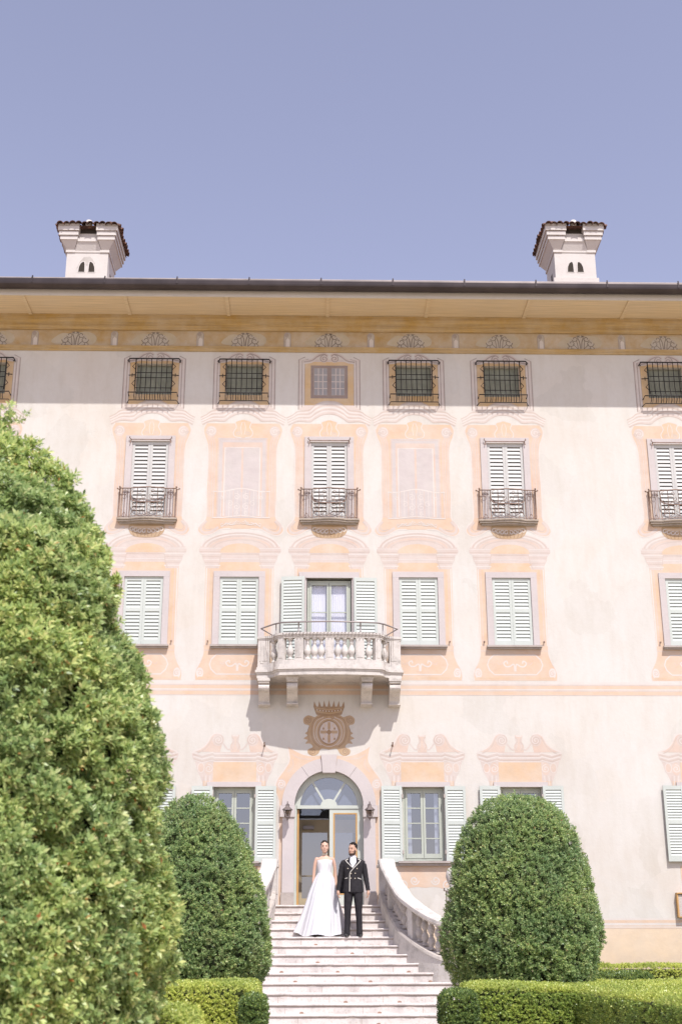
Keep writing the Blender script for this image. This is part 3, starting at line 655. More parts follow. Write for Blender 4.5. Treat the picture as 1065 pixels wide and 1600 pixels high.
# ---- real windows
def window(x, z0, z1, hw, rows, curt=1.0, open_gap=.0, depth=.14, gl='glass'):
    f = MB(); fr_ = .055
    f.box(-hw, -hw+fr_, depth-.02, depth+.05, z0, z1); f.box(hw-fr_, hw, depth-.02, depth+.05, z0, z1); f.box(-hw+fr_, hw-fr_, depth-.02, depth+.05, z1-fr_, z1); f.box(-hw+fr_, hw-fr_, depth-.02, depth+.05, z0, z0+fr_)
    w_ = f.build('window', 'win', villa, (x, 0, 0))
    for s in (-1, 1):
        xa, xb = (-hw+fr_+.004, -.004) if s < 0 else (.004, hw-fr_-.004); st = .05; a = MB()
        a.box(xa, xa+st, depth-.035, depth+.015, z0+fr_, z1-fr_); a.box(xb-st, xb, depth-.035, depth+.015, z0+fr_, z1-fr_)
        a.box(xa+st, xb-st, depth-.032, depth+.012, z0+fr_, z0+fr_+.10); a.box(xa+st, xb-st, depth-.032, depth+.012, z1-fr_-.06, z1-fr_)
        za, zb = z0+fr_+.10, z1-fr_-.06; hh = (zb-za)/rows
        for r in range(1, rows): a.box(xa+st, xb-st, depth-.02, depth+.005, za+hh*r-.013, za+hh*r+.013)
        a.build('casement', 'win', w_)
        for r in range(rows):
            p = MB(); p.add([(xa+st, 0, 0), (xb-st, 0, 0), (xb-st, .0, hh), (xa+st, .0, hh)], [(0, 1, 2, 3)]); p.build('pane', gl, w_, (0, depth+.008, za+hh*r))
    c = MB(); N = 60
    for s in (-1, 1):
        V = []
        xa, xb = (-hw+.03, -hw+.03+(hw-.05)*curt) if s < 0 else (hw-.03-(hw-.05)*curt, hw-.03)
        for k in range(N+1):
            xx = xa+(xb-xa)*k/N; yy = depth+.07+.007*math.sin(k*.95)+.003*math.sin(k*2.3+1)
            V += [(xx, yy, z0+.02), (xx+.004*math.sin(k), yy, z1-.02)]
        c.add(V, [(2*k, 2*k+2, 2*k+3, 2*k+1) for k in range(N)], 0, True)
    c.build('curtain', 'curt', w_)
    return w_
window(C[3], 8.04, 10.34, .53, 3, 1.0, depth=.12, gl='glassc')
for i in (0, 1, 2, 4, 5, 6): window(C[i], 3.72, 5.35, .47, 4, .42 if i in (4,) else .2)
# top floor: inner green shutters behind the grilles
for i in (0, 1, 2, 4, 5, 6):
    q = MB(); q.box(-.455, .455, .14, .18, 15.26, 16.11)
    for k in range(8): q.box(-.45+k*.113, -.345+k*.113, .128, .139, 15.28, 16.09)
    q.build('inner_shutter', 'green_in', villa, (C[i], 0, 0))
# ---- iron grilles, top floor
def grille():
    b = MB(); r = .0105
    def yv(z): return -.13-.10*max(0, (15.52-z)/.35)**1.5
    for k in range(8):
        x = -.46+k*.1315
        P = [(x, yv(z), z) for z in (16.20, 15.9, 15.6, 15.5, 15.4, 15.3, 15.2)]+[(x, -.22, 15.10), (x, -.14, 15.05)]
        b.tube(P, r, 5)
    b.tube([(-.66, -.02, 16.15), (-.64, -.13, 16.20), (.64, -.13, 16.20), (.66, -.02, 16.15)], .018, 5)
    for z in (15.80, 15.66, 15.36): b.tube([(-.47, yv(z), z), (.47, yv(z), z)], r, 5)
    b.tube([(-.62, 0, 15.20), (-.62, -.22, 15.21), (.62, -.22, 15.21), (.62, 0, 15.20)], .015, 5)
    b.tube([(-.66, 0, 15.0), (-.60, -.14, 15.03), (.60, -.14, 15.03), (.66, 0, 15.0)], .012, 5)
    for s in (-1, 1):
        b.tube([(s*.47, -.13, 15.74), (s*.64, -.10, 15.74)], .013, 5); b.tube([(s*.55, -.11, 15.69), (s*.55, -.11, 15.79)], .011, 5)
        for zc in (15.98, 15.50): b.tube([(s*.47, -.13, zc+.09), (s*.55, -.12, zc), (s*.47, -.13, zc-.09)], r, 5)
        b.tube([(s*.62, -.13, 16.20), (s*.68, -.13, 16.14), (s*.64, -.13, 16.10)], .014, 5)
        b.tube([(s*.47, -.13, 16.2), (s*.47, -.13, 15.3)], r, 5)
    for k in range(7): b.tube([(-.4+k*.133, -.215, 15.2), (-.42+k*.14, -.14, 15.04)], .007, 4)
    return b.mesh('iron_grille', 'ironb')
gm = grille()
for i in (0, 1, 2, 4, 5, 6): link('iron_grille', gm, villa, (C[i], 0, 0))

# ---- small iron balconies, second floor
def by(x):
    a = abs(x)
    return -.09 if a > .42 else -.09-.10*math.cos(a/.42*PI/2)**.8
def bal_path(n=16, o=0):
    P = [(-.70-o, 0), (-.70-o, -.09-o), (-.43, -.09-o)]+[(-.42+.84*k/n, by(-.42+.84*k/n)-o) for k in range(1, n)]+[(.43, -.09-o), (.70+o, -.09-o), (.70+o, 0)]
    return P
s1 = MB(); s1.prismz([(p[0], p[1]) for p in bal_path(14, .04)], 11.79, 11.83); s1.prismz([(p[0], p[1]) for p in bal_path(14, .015)], 11.74, 11.788)
s1.prismz([(p[0], p[1]) for p in bal_path(14, -.03)], 11.69, 11.738)
bslab = s1.mesh('balcony_slab', 'ledge')
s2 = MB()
s2.flat(sym(smooth([(.40, 11.75), (.44, 11.70), (.43, 11.58), (.36, 11.47), (.22, 11.415), (0, 11.40)])), LY(9), 0)  # brown bowl shaped as the slab's cast shadow, behind the painted shell
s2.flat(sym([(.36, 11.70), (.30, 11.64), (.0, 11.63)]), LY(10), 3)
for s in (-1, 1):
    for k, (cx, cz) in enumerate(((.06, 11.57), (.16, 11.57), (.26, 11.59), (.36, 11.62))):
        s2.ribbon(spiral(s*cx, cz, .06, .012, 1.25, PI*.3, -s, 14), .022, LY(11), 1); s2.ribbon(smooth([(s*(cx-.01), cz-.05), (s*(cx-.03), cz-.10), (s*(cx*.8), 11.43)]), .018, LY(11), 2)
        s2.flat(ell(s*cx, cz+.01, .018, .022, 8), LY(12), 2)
bbr = s2.mesh('painted_shell_shadow', ['B2', 'L', 'B', 'Y'])
r1 = MB(); top = [(p[0], p[1], 12.61) for p in bal_path(16)]; bot = [(p[0], p[1], 11.87) for p in bal_path(16)]
r1.tube(top, .014, 6); r1.tube(bot, .010, 5)
for x, y in [(-.70, 0), (-.70, -.09), (-.43, -.09), (.43, -.09), (.70, -.09), (.70, 0)]: r1.tube([(x, y, 11.84), (x, y, 12.62)], .010, 5)
for x in (-.25, 0, .25): r1.tube([(x, by(x), 11.85), (x, by(x), 12.61)], .008, 5)
for x in (-.36, .36): r1.tube([(x, by(x), 11.95), (x, by(x), 12.35)], .006, 4)
for s in (-1, 1):
    def sc(P, r=.0062): r1.tube([(s*x, by(s*x)-.003, z) for x, z in P], r, 4)
    for cx, cz, rr, a0, tn in ((.125, 12.50, .055, 0, 1.1), (.10, 12.36, .06, 2, 1.1), (.13, 12.20, .085, 1, 1.25), (.12, 12.04, .075, 4, 1.2), (.06, 11.93, .045, 3, 1.2), (.31, 12.28, .05, 2, 1.2), (.31, 12.05, .055, 0, 1.2), (.19, 11.94, .04, 1, 1.1)):
        sc([(cx+(rr*(1-.75*k/16))*math.cos(a0+tn*2*PI*k/16), cz+(rr*(1-.75*k/16))*math.sin(a0+tn*2*PI*k/16)) for k in range(17)])
    sc(smooth([(0, 12.26), (.1, 12.30), (.22, 12.24), (.30, 12.12), (.36, 12.2)])); sc([(.25, 12.44), (.14, 12.44)]); sc([(.25, 12.30), (.16, 12.31)])
    sc(smooth([(.43, 12.52), (.40, 12.32), (.28, 12.24), (.0, 12.21)]), .013)
    sc([(.36, 12.0), (.42, 11.9)]); sc([(.36, 12.0), (.25, 12.0)]); sc(smooth([(.36, 12.48), (.40, 12.55), (.33, 12.58)]))
    r1.tube([(s*.565, -.09, 11.88), (s*.565, -.09, 12.58)], .008, 5)
    for d in (-1, 1):
        r1.tube([(s*.565+d*(.055*math.sin(t_*1.0)), -.092, 12.50-.06*math.cos(t_)) for t_ in [j*.4 for j in range(9)]], .007, 4)
        r1.tube([(s*.565, -.09, 11.99), (s*.565+d*.06, -.09, 11.88)], .006, 4)
    for yy in (-.045,): r1.tube([(s*.70, yy, 11.86), (s*.70, yy, 12.61)], .006, 4)
    r1.tube([(s*.635, -.09, 11.87), (s*.635, -.09, 12.61)], .006, 4); r1.tube([(s*.495, -.09, 11.87), (s*.495, -.09, 12.61)], .006, 4)
    r1.lathe([(.0, 12.62), (.02, 12.63), (.024, 12.65), (.0, 12.675)], s*.70, -.09, 6); r1.tube([(s*.70, 0, 12.6), (s*.78, -.01, 12.64)], .01, 4)
brl = r1.mesh('balcony_railing', 'iron')
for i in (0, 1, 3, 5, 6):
    o = link('iron_balcony', bslab, villa, (C[i], 0, .05)); link('railing', brl, o); link('painted_shell_shadow', bbr, villa, (C[i], 0, 0))

# ---- central stone balcony
balu = [(.0, 0), (.05, 0), (.05, .035), (.034, .05), (.030, .075), (.048, .11), (.062, .16), (.060, .20), (.042, .26), (.026, .31), (.024, .335), (.034, .35), (.024, .365), (.030, .40), (.034, .42), (.05, .43), (.05, .46), (0, .46)]
def plan(o=0.):
    half = [(1.66+o, 0), (1.66+o, -.52-o), (1.40+o*.6, -.55-o)]+smooth([(1.38+o*.7, -.56-o), (1.27+o*.7, -.66-o), (1.22+o*.7, -.80-o), (1.12+o, -.88-o)], 4)+smooth([(1.08+o*.5, -.885-o), (.7, -.93-o), (.35, -.955-o), (0, -.965-o)], 3)[1:]
    return [(-x, y) for x, y in half]+[(x, y) for x, y in reversed(half)][1:]
stb = MB(); stb.prismz(plan(.07), 7.84, 7.90); stb.prismz(plan(.045), 7.80, 7.838); stb.prismz(plan(.03), 7.71, 7.798); stb.prismz(plan(.04), 7.902, 7.965)
SB = stb.build('stone_balcony', 'marble', villa, (0, 0, .08))
def path3(o, z, closed=False): return [(x, y, z) for x, y in plan(o)]
def band_along(b, half, z0, z1, o=0, m=0):
    b.sweep([(-half, z0), (half, z0), (half, z1), (-half, z1)], [(x, y, 0) for x, y in plan(-.06)], m)
h_ = MB(); band_along(h_, .085, 8.62, 8.655); band_along(h_, .105, 8.657, 8.71); band_along(h_, .075, 8.585, 8.618); h_.build('coping', 'marble', SB)
h_ = MB(); band_along(h_, .09, 7.966, 8.06); h_.build('plinth_course', 'marble', SB)
def on_plan(xq, side=None):
    P = [(x, y) for x, y in plan(-.06)]
    for a, c in zip(P, P[1:]):
        if min(a[0], c[0]) <= xq <= max(a[0], c[0]) and abs(a[0]-c[0]) > 1e-4:
            t_ = (xq-a[0])/(c[0]-a[0]); return a[1]+(c[1]-a[1])*t_, math.atan2(c[1]-a[1], c[0]-a[0])
bm = MB(); bm.lathe([(r*1.42, z*1.14) for r, z in balu], n=12); bme = bm.mesh('baluster', 'marble')
for s in (-1, 1):
    for x in (.19, .35, .51, .91, 1.29):
        y, a = on_plan(s*x); link('baluster', bme, SB, (s*x, y, 8.061))
    for y in (-.13, -.29): link('baluster', bme, SB, (s*1.60, y, 8.061))
def pedestal(w_, d_):
    b = MB(); b.box(-w_, w_, -d_, d_, 8.061, 8.584); b.box(-w_+.035, w_-.035, -d_-.008, -d_, 8.12, 8.53); return b.mesh('pedestal', 'marble')
p1, p2 = pedestal(.10, .07), pedestal(.075, .07)
pcache = []
for x in (0,): y, a = on_plan(.001); link('pedestal', p1, SB, (x, y, 0))
for s in (-1, 1):
    for x, pm in ((.70, p1), (1.10, p2), (1.50, p1)):
        y, a = on_plan(s*x); link('pedestal', pm, SB, (s*x, y, 0), (0, 0, a))
    link('pedestal', p2, SB, (s*1.60, -.43, 0))
cn = MB()
sec = [(0, 7.70), (-.58, 7.70), (-.58, 7.60), (-.55, 7.585)]+[(-.47-.10*math.sin(a), 7.50+.085*math.cos(a)) for a in [k*PI/7 for k in range(1, 7)]]+[(-.40, 7.40), (-.30, 7.33), (-.22, 7.24), (-.20, 7.18), (0, 7.18)]
cn.prismx(sec, -.125, .125); cn.prismx([(0, 7.178), (-.23, 7.178), (-.23, 7.15), (0, 7.13)], -.14, .14); cn.prismx([(0, 7.705), (-.60, 7.705), (-.60, 7.64), (0, 7.64)], -.145, .145)
cm = cn.mesh('console', 'marble')
for x in (-1.52, -.86, .87, 1.53):
    o = link('console', cm, SB, (x, 0, 0))
    if abs(x) < 1: o.scale = (1, 1.35, 1)
q = MB()
P = [(-1.62, -.45, 8.92), (-1.28, -.74, 8.96), (-1.12, -.85, 8.965), (-.6, -.92, 8.97), (0, -.94, 8.975), (.6, -.92, 8.97), (1.12, -.85, 8.965), (1.28, -.74, 8.96), (1.62, -.45, 8.92)]
q.tube(P, .019, 6)
for s in (-1, 1): q.tube([(s*.72, -.905, 8.71), (s*.72, -.905, 8.96)], .017, 6); q.tube([(s*1.25, -.73, 8.71), (s*1.25, -.74, 8.95)], .014, 6); q.tube([(s*1.62, -.45, 8.92), (s*1.30, -.55, 8.71)], .015, 6)
q.build('safety_rail', 'rail', SB)
q = MB()                                                            # strings of little lights hung on the coping
for k in range(34):
    x = -1.33+k*2.66/33; y, a = on_plan(x); y -= .125
    q.tube([(x, y, 8.70), (x+.03, y-.004, 8.63+.01*(k % 3)), (x+.075, y, 8.69)], .006, 4); q.box(x+.022, x+.038, y-.012, y+.004, 8.60+.01*(k % 3), 8.63+.01*(k % 3))
for s in (-1, 1):
    for k in range(5): q.tube([(s*(1.30+.045*k), -.60-.15*(1-k/4)-.08, 8.68), (s*(1.31+.045*k), -.61-.15*(1-k/4)-.08, 8.15+.05*(k % 2))], .006, 4)
q.build('hanging_light_string', 'sill', SB, kind='stuff')

# ---- door: stone arch, imposts, keystone, joinery
def arc_block(a0, a1, r0, r1, y0, y1, n=8):
    P = [(r1*math.cos(a0+(a1-a0)*k/n), SPZ+r1*math.sin(a0+(a1-a0)*k/n)) for k in range(n+1)]+[(r0*math.cos(a1+(a0-a1)*k/n), SPZ+r0*math.sin(a1+(a0-a1)*k/n)) for k in range(n+1)]
    return MB().prism(P, y0, y1)
g_ = .006
for a0, a1 in ((0, 54), (54, 80), (100, 126), (126, 180)):
    arc_block(R(a0)+g_/2, R(a1)-g_/2, .79, 1.08, -.055, .12).build('arch_stone', 'frame_stone', villa)
MB().prism([(-.145, SPZ+.74), (.145, SPZ+.74), (.185, SPZ+1.155), (-.185, SPZ+1.155)], -.085, .12).build('keystone', 'frame_stone', villa)
MB().box(.1455, .152, -.05, -.02, SPZ+.8, SPZ+1.07).build('keystone_joint', 'joint', villa)
for s in (-1, 1):
    MB().box(min(s*.78, s*1.12), max(s*.78, s*1.12), -.085, .1, SPZ-.26, SPZ-.003).build('impost', 'frame_stone', villa)
    MB().box(min(s*.79, s*1.06), max(s*.79, s*1.06), -.055, .1, 3.02, SPZ-.262).build('door_jamb', 'frame_stone', villa)
    MB().box(min(s*.785, s*1.08), max(s*.785, s*1.08), -.07, .1, 2.72, 3.018).build('jamb_base', 'sill', villa)
MB().box(-.95, .95, -.14, .3, 2.70, 2.735).build('threshold', 'tread', villa)
D0 = .18
df = MB()
def arcp(r, n=28): return [(r*math.cos(PI*k/n), SPZ+r*math.sin(PI*k/n)) for k in range(n+1)]
o_, i_ = arcp(.79), arcp(.66)
for k in range(28): df.prism([o_[k], o_[k+1], i_[k+1], i_[k]], D0-.03, D0+.05)
df.box(-.79, -.735, D0-.03, D0+.05, 2.74, SPZ-.002); df.box(.735, .79, D0-.03, D0+.05, 2.74, SPZ-.002)
df.box(-.735, .735, D0-.05, D0+.05, SPZ-.055, SPZ+.02)
DR = df.build('entrance_door', 'doorp', villa)
fl = MB()
for s in (-1, 1): fl.prism([(s*.09, SPZ+.12), (s*.13, SPZ+.10), (s*.40, SPZ+.54), (s*.365, SPZ+.57)], D0-.035, D0+.02)
fl.prism(ell(0, SPZ+.018, .19, .15, 14, 0, PI), D0-.04, D0+.02); fl.build('fanlight_bar', 'doorp', DR)
MB().flat([(x*.995, z) for x, z in i_], D0+.01).build('fanlight_pane', 'glass', DR)
lf = MB(); lf.box(.015, .10, D0-.03, D0+.02, 2.76, SPZ-.06); lf.box(.65, .733, D0-.03, D0+.02, 2.76, SPZ-.06); lf.box(.10, .65, D0-.03, D0+.02, 2.76, 2.98); lf.box(.10, .65, D0-.03, D0+.02, SPZ-.15, SPZ-.06)
L_ = lf.build('door_leaf', 'doorp', DR)
bb = MB(); bb.box(.10, .135, D0-.034, D0+.01, 2.98, SPZ-.15); bb.box(.615, .65, D0-.034, D0+.01, 2.98, SPZ-.15); bb.box(.135, .615, D0-.034, D0+.01, SPZ-.18, SPZ-.15); bb.box(.135, .615, D0-.034, D0+.01, 2.98, 3.01)
bb.build('door_bead', 'ochre', DR)
MB().flat([(.135, 3.01), (.615, 3.01), (.615, SPZ-.18), (.135, SPZ-.18)], D0).build('door_pane', 'glass', DR)
ol = MB(); ol.box(-.73, -.685, D0+.02, D0+.70, 2.75, SPZ-.07); ol.build('open_door_leaf', 'ochre', DR)
q = MB(); q.box(-.684, -.676, D0+.03, D0+.10, 3.55, 3.75); q.build('lock_plate', 'brass', DR)
# inner door behind the entrance
I0 = 1.25
ib = MB(); ib.box(-.95, -.62, I0, I0+.05, 2.74, 4.75); ib.box(-.02, .12, I0, I0+.05, 2.74, 4.75); ib.box(.72, .95, I0, I0+.05, 2.74, 4.75)
ib.box(-.62, -.02, I0, I0+.05, 4.45, 4.75); ib.box(.12, .72, I0, I0+.05, 4.45, 4.75); ib.box(-.62, -.02, I0, I0+.05, 2.74, 2.95); ib.box(.12, .72, I0, I0+.05, 2.74, 2.95)
ib.box(-.62, -.02, I0, I0+.03, 3.44, 3.47)
ID = ib.build('inner_door', 'olive', villa)
for xa, xb in ((-.62, -.02), (.12, .72)): MB().flat([(xa, 2.95), (xb, 2.95), (xb, 4.45), (xa, 4.45)], I0+.02).build('pane', 'glass', ID)
MB().flat([(-.94, 4.76), (.94, 4.76), (.94, 5.7), (-.94, 5.7)], I0+.02).build('transom_pane', 'glass', ID)
MB().box(-.60, -.34, I0-.10, I0-.01, 4.52, 4.60).build('door_closer', 'rail', ID)
q = MB(); q.box(-.98, -.95, .30, 1.88, 2.72, 6.2); q.box(.95, .98, .30, 1.88, 2.72, 6.2); q.build('vestibule_wall', 'room', villa)
q = MB(); q.box(-.94, .94, 1.80, 1.85, 2.74, 6.2); q.build('vestibule_back', 'room', villa)

# ------------------------------------------------------------------ chimneys
tl = MB(); n = 6
tl.loft([[((.085 if k else .10)*math.cos(a), k*.34, (.075 if k else .09)*math.sin(a)+.01*k) for a in [PI*j/n for j in range(n+1)]]+[((.07 if k else .085)*math.cos(a), k*.34, (.06 if k else .075)*math.sin(a)+.01*k) for a in [PI-PI*j/n for j in range(n+1)]] for k in (0, 1)], 0, True, False)
tile_me = tl.mesh('roof_tile', 'tile')
def chimney(uc, label):
    Y0 = 32.9; c = at(uc, 400, Y0); zb = at(uc, 437, Y0).z; ch = MB(); x0 = c.x-VX; y0 = Y0-30
    Z = lambda v: at(uc, v, Y0).z-zb
    S, T = .60, Z(395)                                              # stack half width, neck height
    ch.box(-.66, .66, -.04, 1.30, -.9, .045)
    ch.box(-S, S, 0, 1.24, .046, T)
    ch.box(-S-.03, -S+.24, -.03, 1.27, T, T+.075); ch.box(S-.24, S+.03, -.03, 1.27, T, T+.075); ch.box(-S+.24, S-.24, -.018, 1.25, T, T+.05)
    # flaring corner blocks with a recess between
    t1, t2, t3, t4 = T+.075, Z(379), Z(373), Z(366.5)
    for s in (-1, 1):
        a = (s*(S-.20), s*S); b_ = (s*(S-.30), s*(S+.17)); so_ = lambda p: (min(p), max(p))
        ch.frus((*so_(a), 0, 1.24), t1, (*so_(b_), -.16, 1.40), t2)
        for (e, za, zb_) in ((.02, t2, t3-.01), (.055, t3, t4-.015), (.09, t4, Z(356))):
            ch.box(*so_((s*(S-.30-e*.6), s*(S+.17+e))), -.16-e, 1.40+e, za, zb_)
    ch.frus((-S+.2, S-.2, -.003, 1.24), T+.05, (-S+.3, S-.3, -.10, 1.30), t2-.03); ch.box(-S+.3, S-.3, -.12, 1.3, t2-.03, t3-.03); ch.box(-S+.25, S-.25, -.03, 1.25, t3-.03, Z(361))
    o = ch.build('chimney', 'chim', villa, (x0, y0, zb-0), label=label)
    # paired arched openings
    for s in (-1, 1):
        P = [(s*.045, .24), (s*.05, .50), (s*.07, .585), (s*.12, .60), (s*.19, .54), (s*.235, .42), (s*.245, .24)]
        MB().prism(P, -.006, .01).build('flue_opening', 'soot', o)
        MB().ribbon(P, .03, -.008, closed=True).build('opening_rim', 'chim', o)
        q = MB(); q.box(min(s*S, s*(S+.004)), max(s*S, s*(S+.004)), .45, .62, .10, .45); q.build('flue_opening', 'soot', o)
    if 'soot' in label: MB().flat([(-.30, .34), (-.20, .60), (-.10, .74), (.08, .76), (.16, .66), (.24, .52), (.12, .52), (0, .46), (-.12, .56)], -.003).build('soot_stain', 'sootst', o)
    q = MB(); q.box(-S+.35, S-.35, -.045, -.031, Z(366), Z(357.5)); q.build('flue_opening', 'soot', o)
    zt = Z(360)
    bd_ = MB(); W = S+.27; bd_.frus((-W, W, -.26, 1.50), zt, (-.1, .1, .50, .7), zt+.30); bd_.build('cap_roof', 'tile', o)
    K = 10
    for k in range(K):
        x = -W+2*W*(k+.5)/K
        for fy, (yy, rz) in enumerate(((-.33, 0), (1.57, PI))):
            L = 1-abs(x)/W*.9
            link('roof_tile', tile_me, o, (x+random.uniform(-.012, .012), yy+random.uniform(-.035, .02), zt+.005+random.uniform(-.012, .018)), (.30+random.uniform(-.07, .07), random.uniform(-.08, .08), rz+random.uniform(-.06, .06)))
    for k in range(K-1):
        yy = -.26+1.76*(k+.5)/(K-1)
        for sx, rz in ((-1, -PI/2), (1, PI/2)):
            link('roof_tile', tile_me, o, (sx*(W+.07+random.uniform(-.02, .03)), yy, zt+.005+random.uniform(-.012, .018)), (.30+random.uniform(-.07, .07), random.uniform(-.08, .08), rz+random.uniform(-.06, .06)))
    for x, y in ((-W+.3, .0), (-.3, .0), (0, -.02), (.3, .0), (W-.3, 0)):
        link('roof_tile', tile_me, o, (x, y, zt+.10), (.30, 0, 0))
    MB().lathe([(.10, zt+.02), (.11, zt+.15), (.085, zt+.24), (.0, zt+.28)], 0, -.12, 10).build('mortar_knob', 'chim', o)
    return o
chimney(137, 'chimney with sooty arched flues'); chimney(897, 'clean pale chimney')

# ------------------------------------------------------------------ things fixed to the facade
def lantern(u, label):
    p = at(u, 1266, 29.72); t = thing('wall_lantern', label, 'lantern', (p.x, 29.91, p.z), group='lanterns beside the entrance door')
    b = MB(); b.lathe([(0, -.02), (.05, -.02), (.05, .02), (0, .02)], 0, 0, 8)
    q = MB(); q.box(-.04, .04, -.01, .0, -.12, .16); q.tube(smooth([(0, -.01, .10), (0, -.10, .20), (0, -.19, .17), (0, -.19, .13)]), .011, 6); q.build('bracket', 'lant', t)
    q = MB(); q.lathe([(.0, .135), (.018, .13), (.022, .10), (.035, .085), (.115, .02), (.118, .0), (.10, .0)], 0, -.19, 6, sm=False); q.lathe([(0, .17), (.016, .15), (0, .13)], 0, -.19, 6); q.build('cap', 'lant', t)
    q = MB()
    for k in range(6):
        a = 2*PI*k/6; q.tube([(.088*math.cos(a), -.19+.088*math.sin(a), 0), (.055*math.cos(a), -.19+.055*math.sin(a), -.145)], .006, 4)
    q.lathe([(.06, -.14), (.062, -.155), (.03, -.175), (.012, -.20), (.016, -.215), (0, -.235)], 0, -.19, 6, sm=False); q.build('cage', 'lant', t)
    q = MB(); q.lathe([(.084, -.003), (.052, -.14)], 0, -.19, 6, sm=False); q.build('glass', 'glassl', t)
lantern(449, 'small metal wall lantern left of the arched door'); lantern(577.5, 'small metal wall lantern right of the arched door')
def hook(u, v, label):
    p = at(u, v, 29.9); t = thing('iron_hook', label, 'hook', (p.x, 30, p.z), group='iron hooks under the stone balcony')
    q = MB(); q.tube([(0, 0, 0), (0, -.16, .02)], .013, 5); q.tube([(0, -.16, .02), (.0, -.17, .05)], .02, 5); q.build('rod', 'iron', t)
    q = MB(); q.box(-.025, .025, -.008, 0, -.025, .025); q.build('wall_plate', 'iron', t)
hook(413, 1164, 'rusty iron hook left of the coat of arms'); hook(613, 1164, 'rusty iron hook right of the coat of arms')
p = at(1058, 1398, 29.9); p2 = at(1062, 1432, 29.9)
t = thing('wall_box', 'grey stone box with ochre rim low on the wall at the right edge', 'wall box', (p.x+.24, 30, p2.z), None)
q = MB(); q.box(-.24, .24, -.10, 0, 0, p.z-p2.z); q.build('panel', 'oldstone', t)
q = MB(); hh = p.z-p2.z; q.box(-.27, -.24, -.12, 0, -.02, hh+.02); q.box(.24, .27, -.12, 0, -.02, hh+.02); q.box(-.27, .27, -.14, 0, hh+.021, hh+.045); q.box(-.24, .24, -.12, 0, -.02, -.002); q.build('rim', 'ochre', t)

# ------------------------------------------------------------------ staircase
NS, RISE, RUN, LZ, LY0 = 16, .17, .40, 2.72, 29.1
CX = .36
hwr = [1.13, 1.16, 1.22, 1.29, 1.38, 1.50, 1.68, 1.91, 2.22, 2.45, 2.62, 2.72, 2.78, 2.80, 2.80, 2.80]
ur = [592.5, 594.5, 600, 605.5, 613, 621, 636, 654, 679]
for k, u in enumerate(ur): hwr[k] = at(u, 1414+13*k, LY0-RUN*k).x-CX
st = thing('staircase', 'wide pale stone staircase flaring down from the arched door', 'staircase', (CX, LY0, 0))
for k in range(NS):
    z = LZ-RISE*k; w_ = hwr[k]; yf = -RUN*k; yb = yf+RUN+.05 if k else .96; b = MB()
    # tread slab with a rounded nosing, chipped along the front edge
    N = 46; V = []; rr = random.Random(k)
    chips = {rr.randrange(3, N-3): rr.uniform(.008, .022) for _ in range(4)}
    prof = [(.03, -.045), (0, -.040), (-.012, -.022), (-.006, -.004), (.012, 0), (yb-yf, 0)]
    for i in range(N+1):
        x = -w_-.03+2*(w_+.03)*i/N; c = chips.get(i, 0)+rr.uniform(0, .003); zo = .0015*math.sin(i*.7+k)+rr.uniform(-.001, .001)
        for j, (yy, zz) in enumerate(prof): V.append((x, yf+yy+(c if j in (1, 2, 3) else 0)-.012, z+zz+(zo if j else 0)-(c*.6 if j in (3, 4) else 0)))
    m_ = len(prof); b.add(V, [(i*m_+j, (i+1)*m_+j, (i+1)*m_+j+1, i*m_+j+1) for i in range(N) for j in range(m_-1)], 0, False)
    b.box(-w_-.02, w_+.02, yf+.008, yb, z-.19, z-.046)
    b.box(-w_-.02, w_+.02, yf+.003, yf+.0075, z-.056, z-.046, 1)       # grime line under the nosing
    o = b.build('step', ['tread', 'grout'], st)
    x = -w_*.9+rr.uniform(.2, .9)
    while x < w_*.9:                                                # butt joints between the slabs
        q = MB(); q.box(-.003, .003, yf+.004, yf+.0075, z-.168, z-.06); q.build('slab_joint', 'grout', o, (x, 0, 0))
        if rr.random() < .5:
            q = MB(); q.prism([(-.04, 0), (.04, 0), (.03, .022), (0, .03), (-.03, .022)], yf+.003, yf+.0075); q.build('rust_stain', 'rust', o, (x+.3, 0, z-.166))
        x += rr.uniform(.9, 1.7)
b = MB(); V = []
b.prismz([(-hwr[0]-.4, .1), (hwr[0]+.4, .1), (hwr[0]+.4, .88), (-hwr[0]-.4, .88)], 0, LZ-.05); b.build('landing_base', 'oldstone', st)
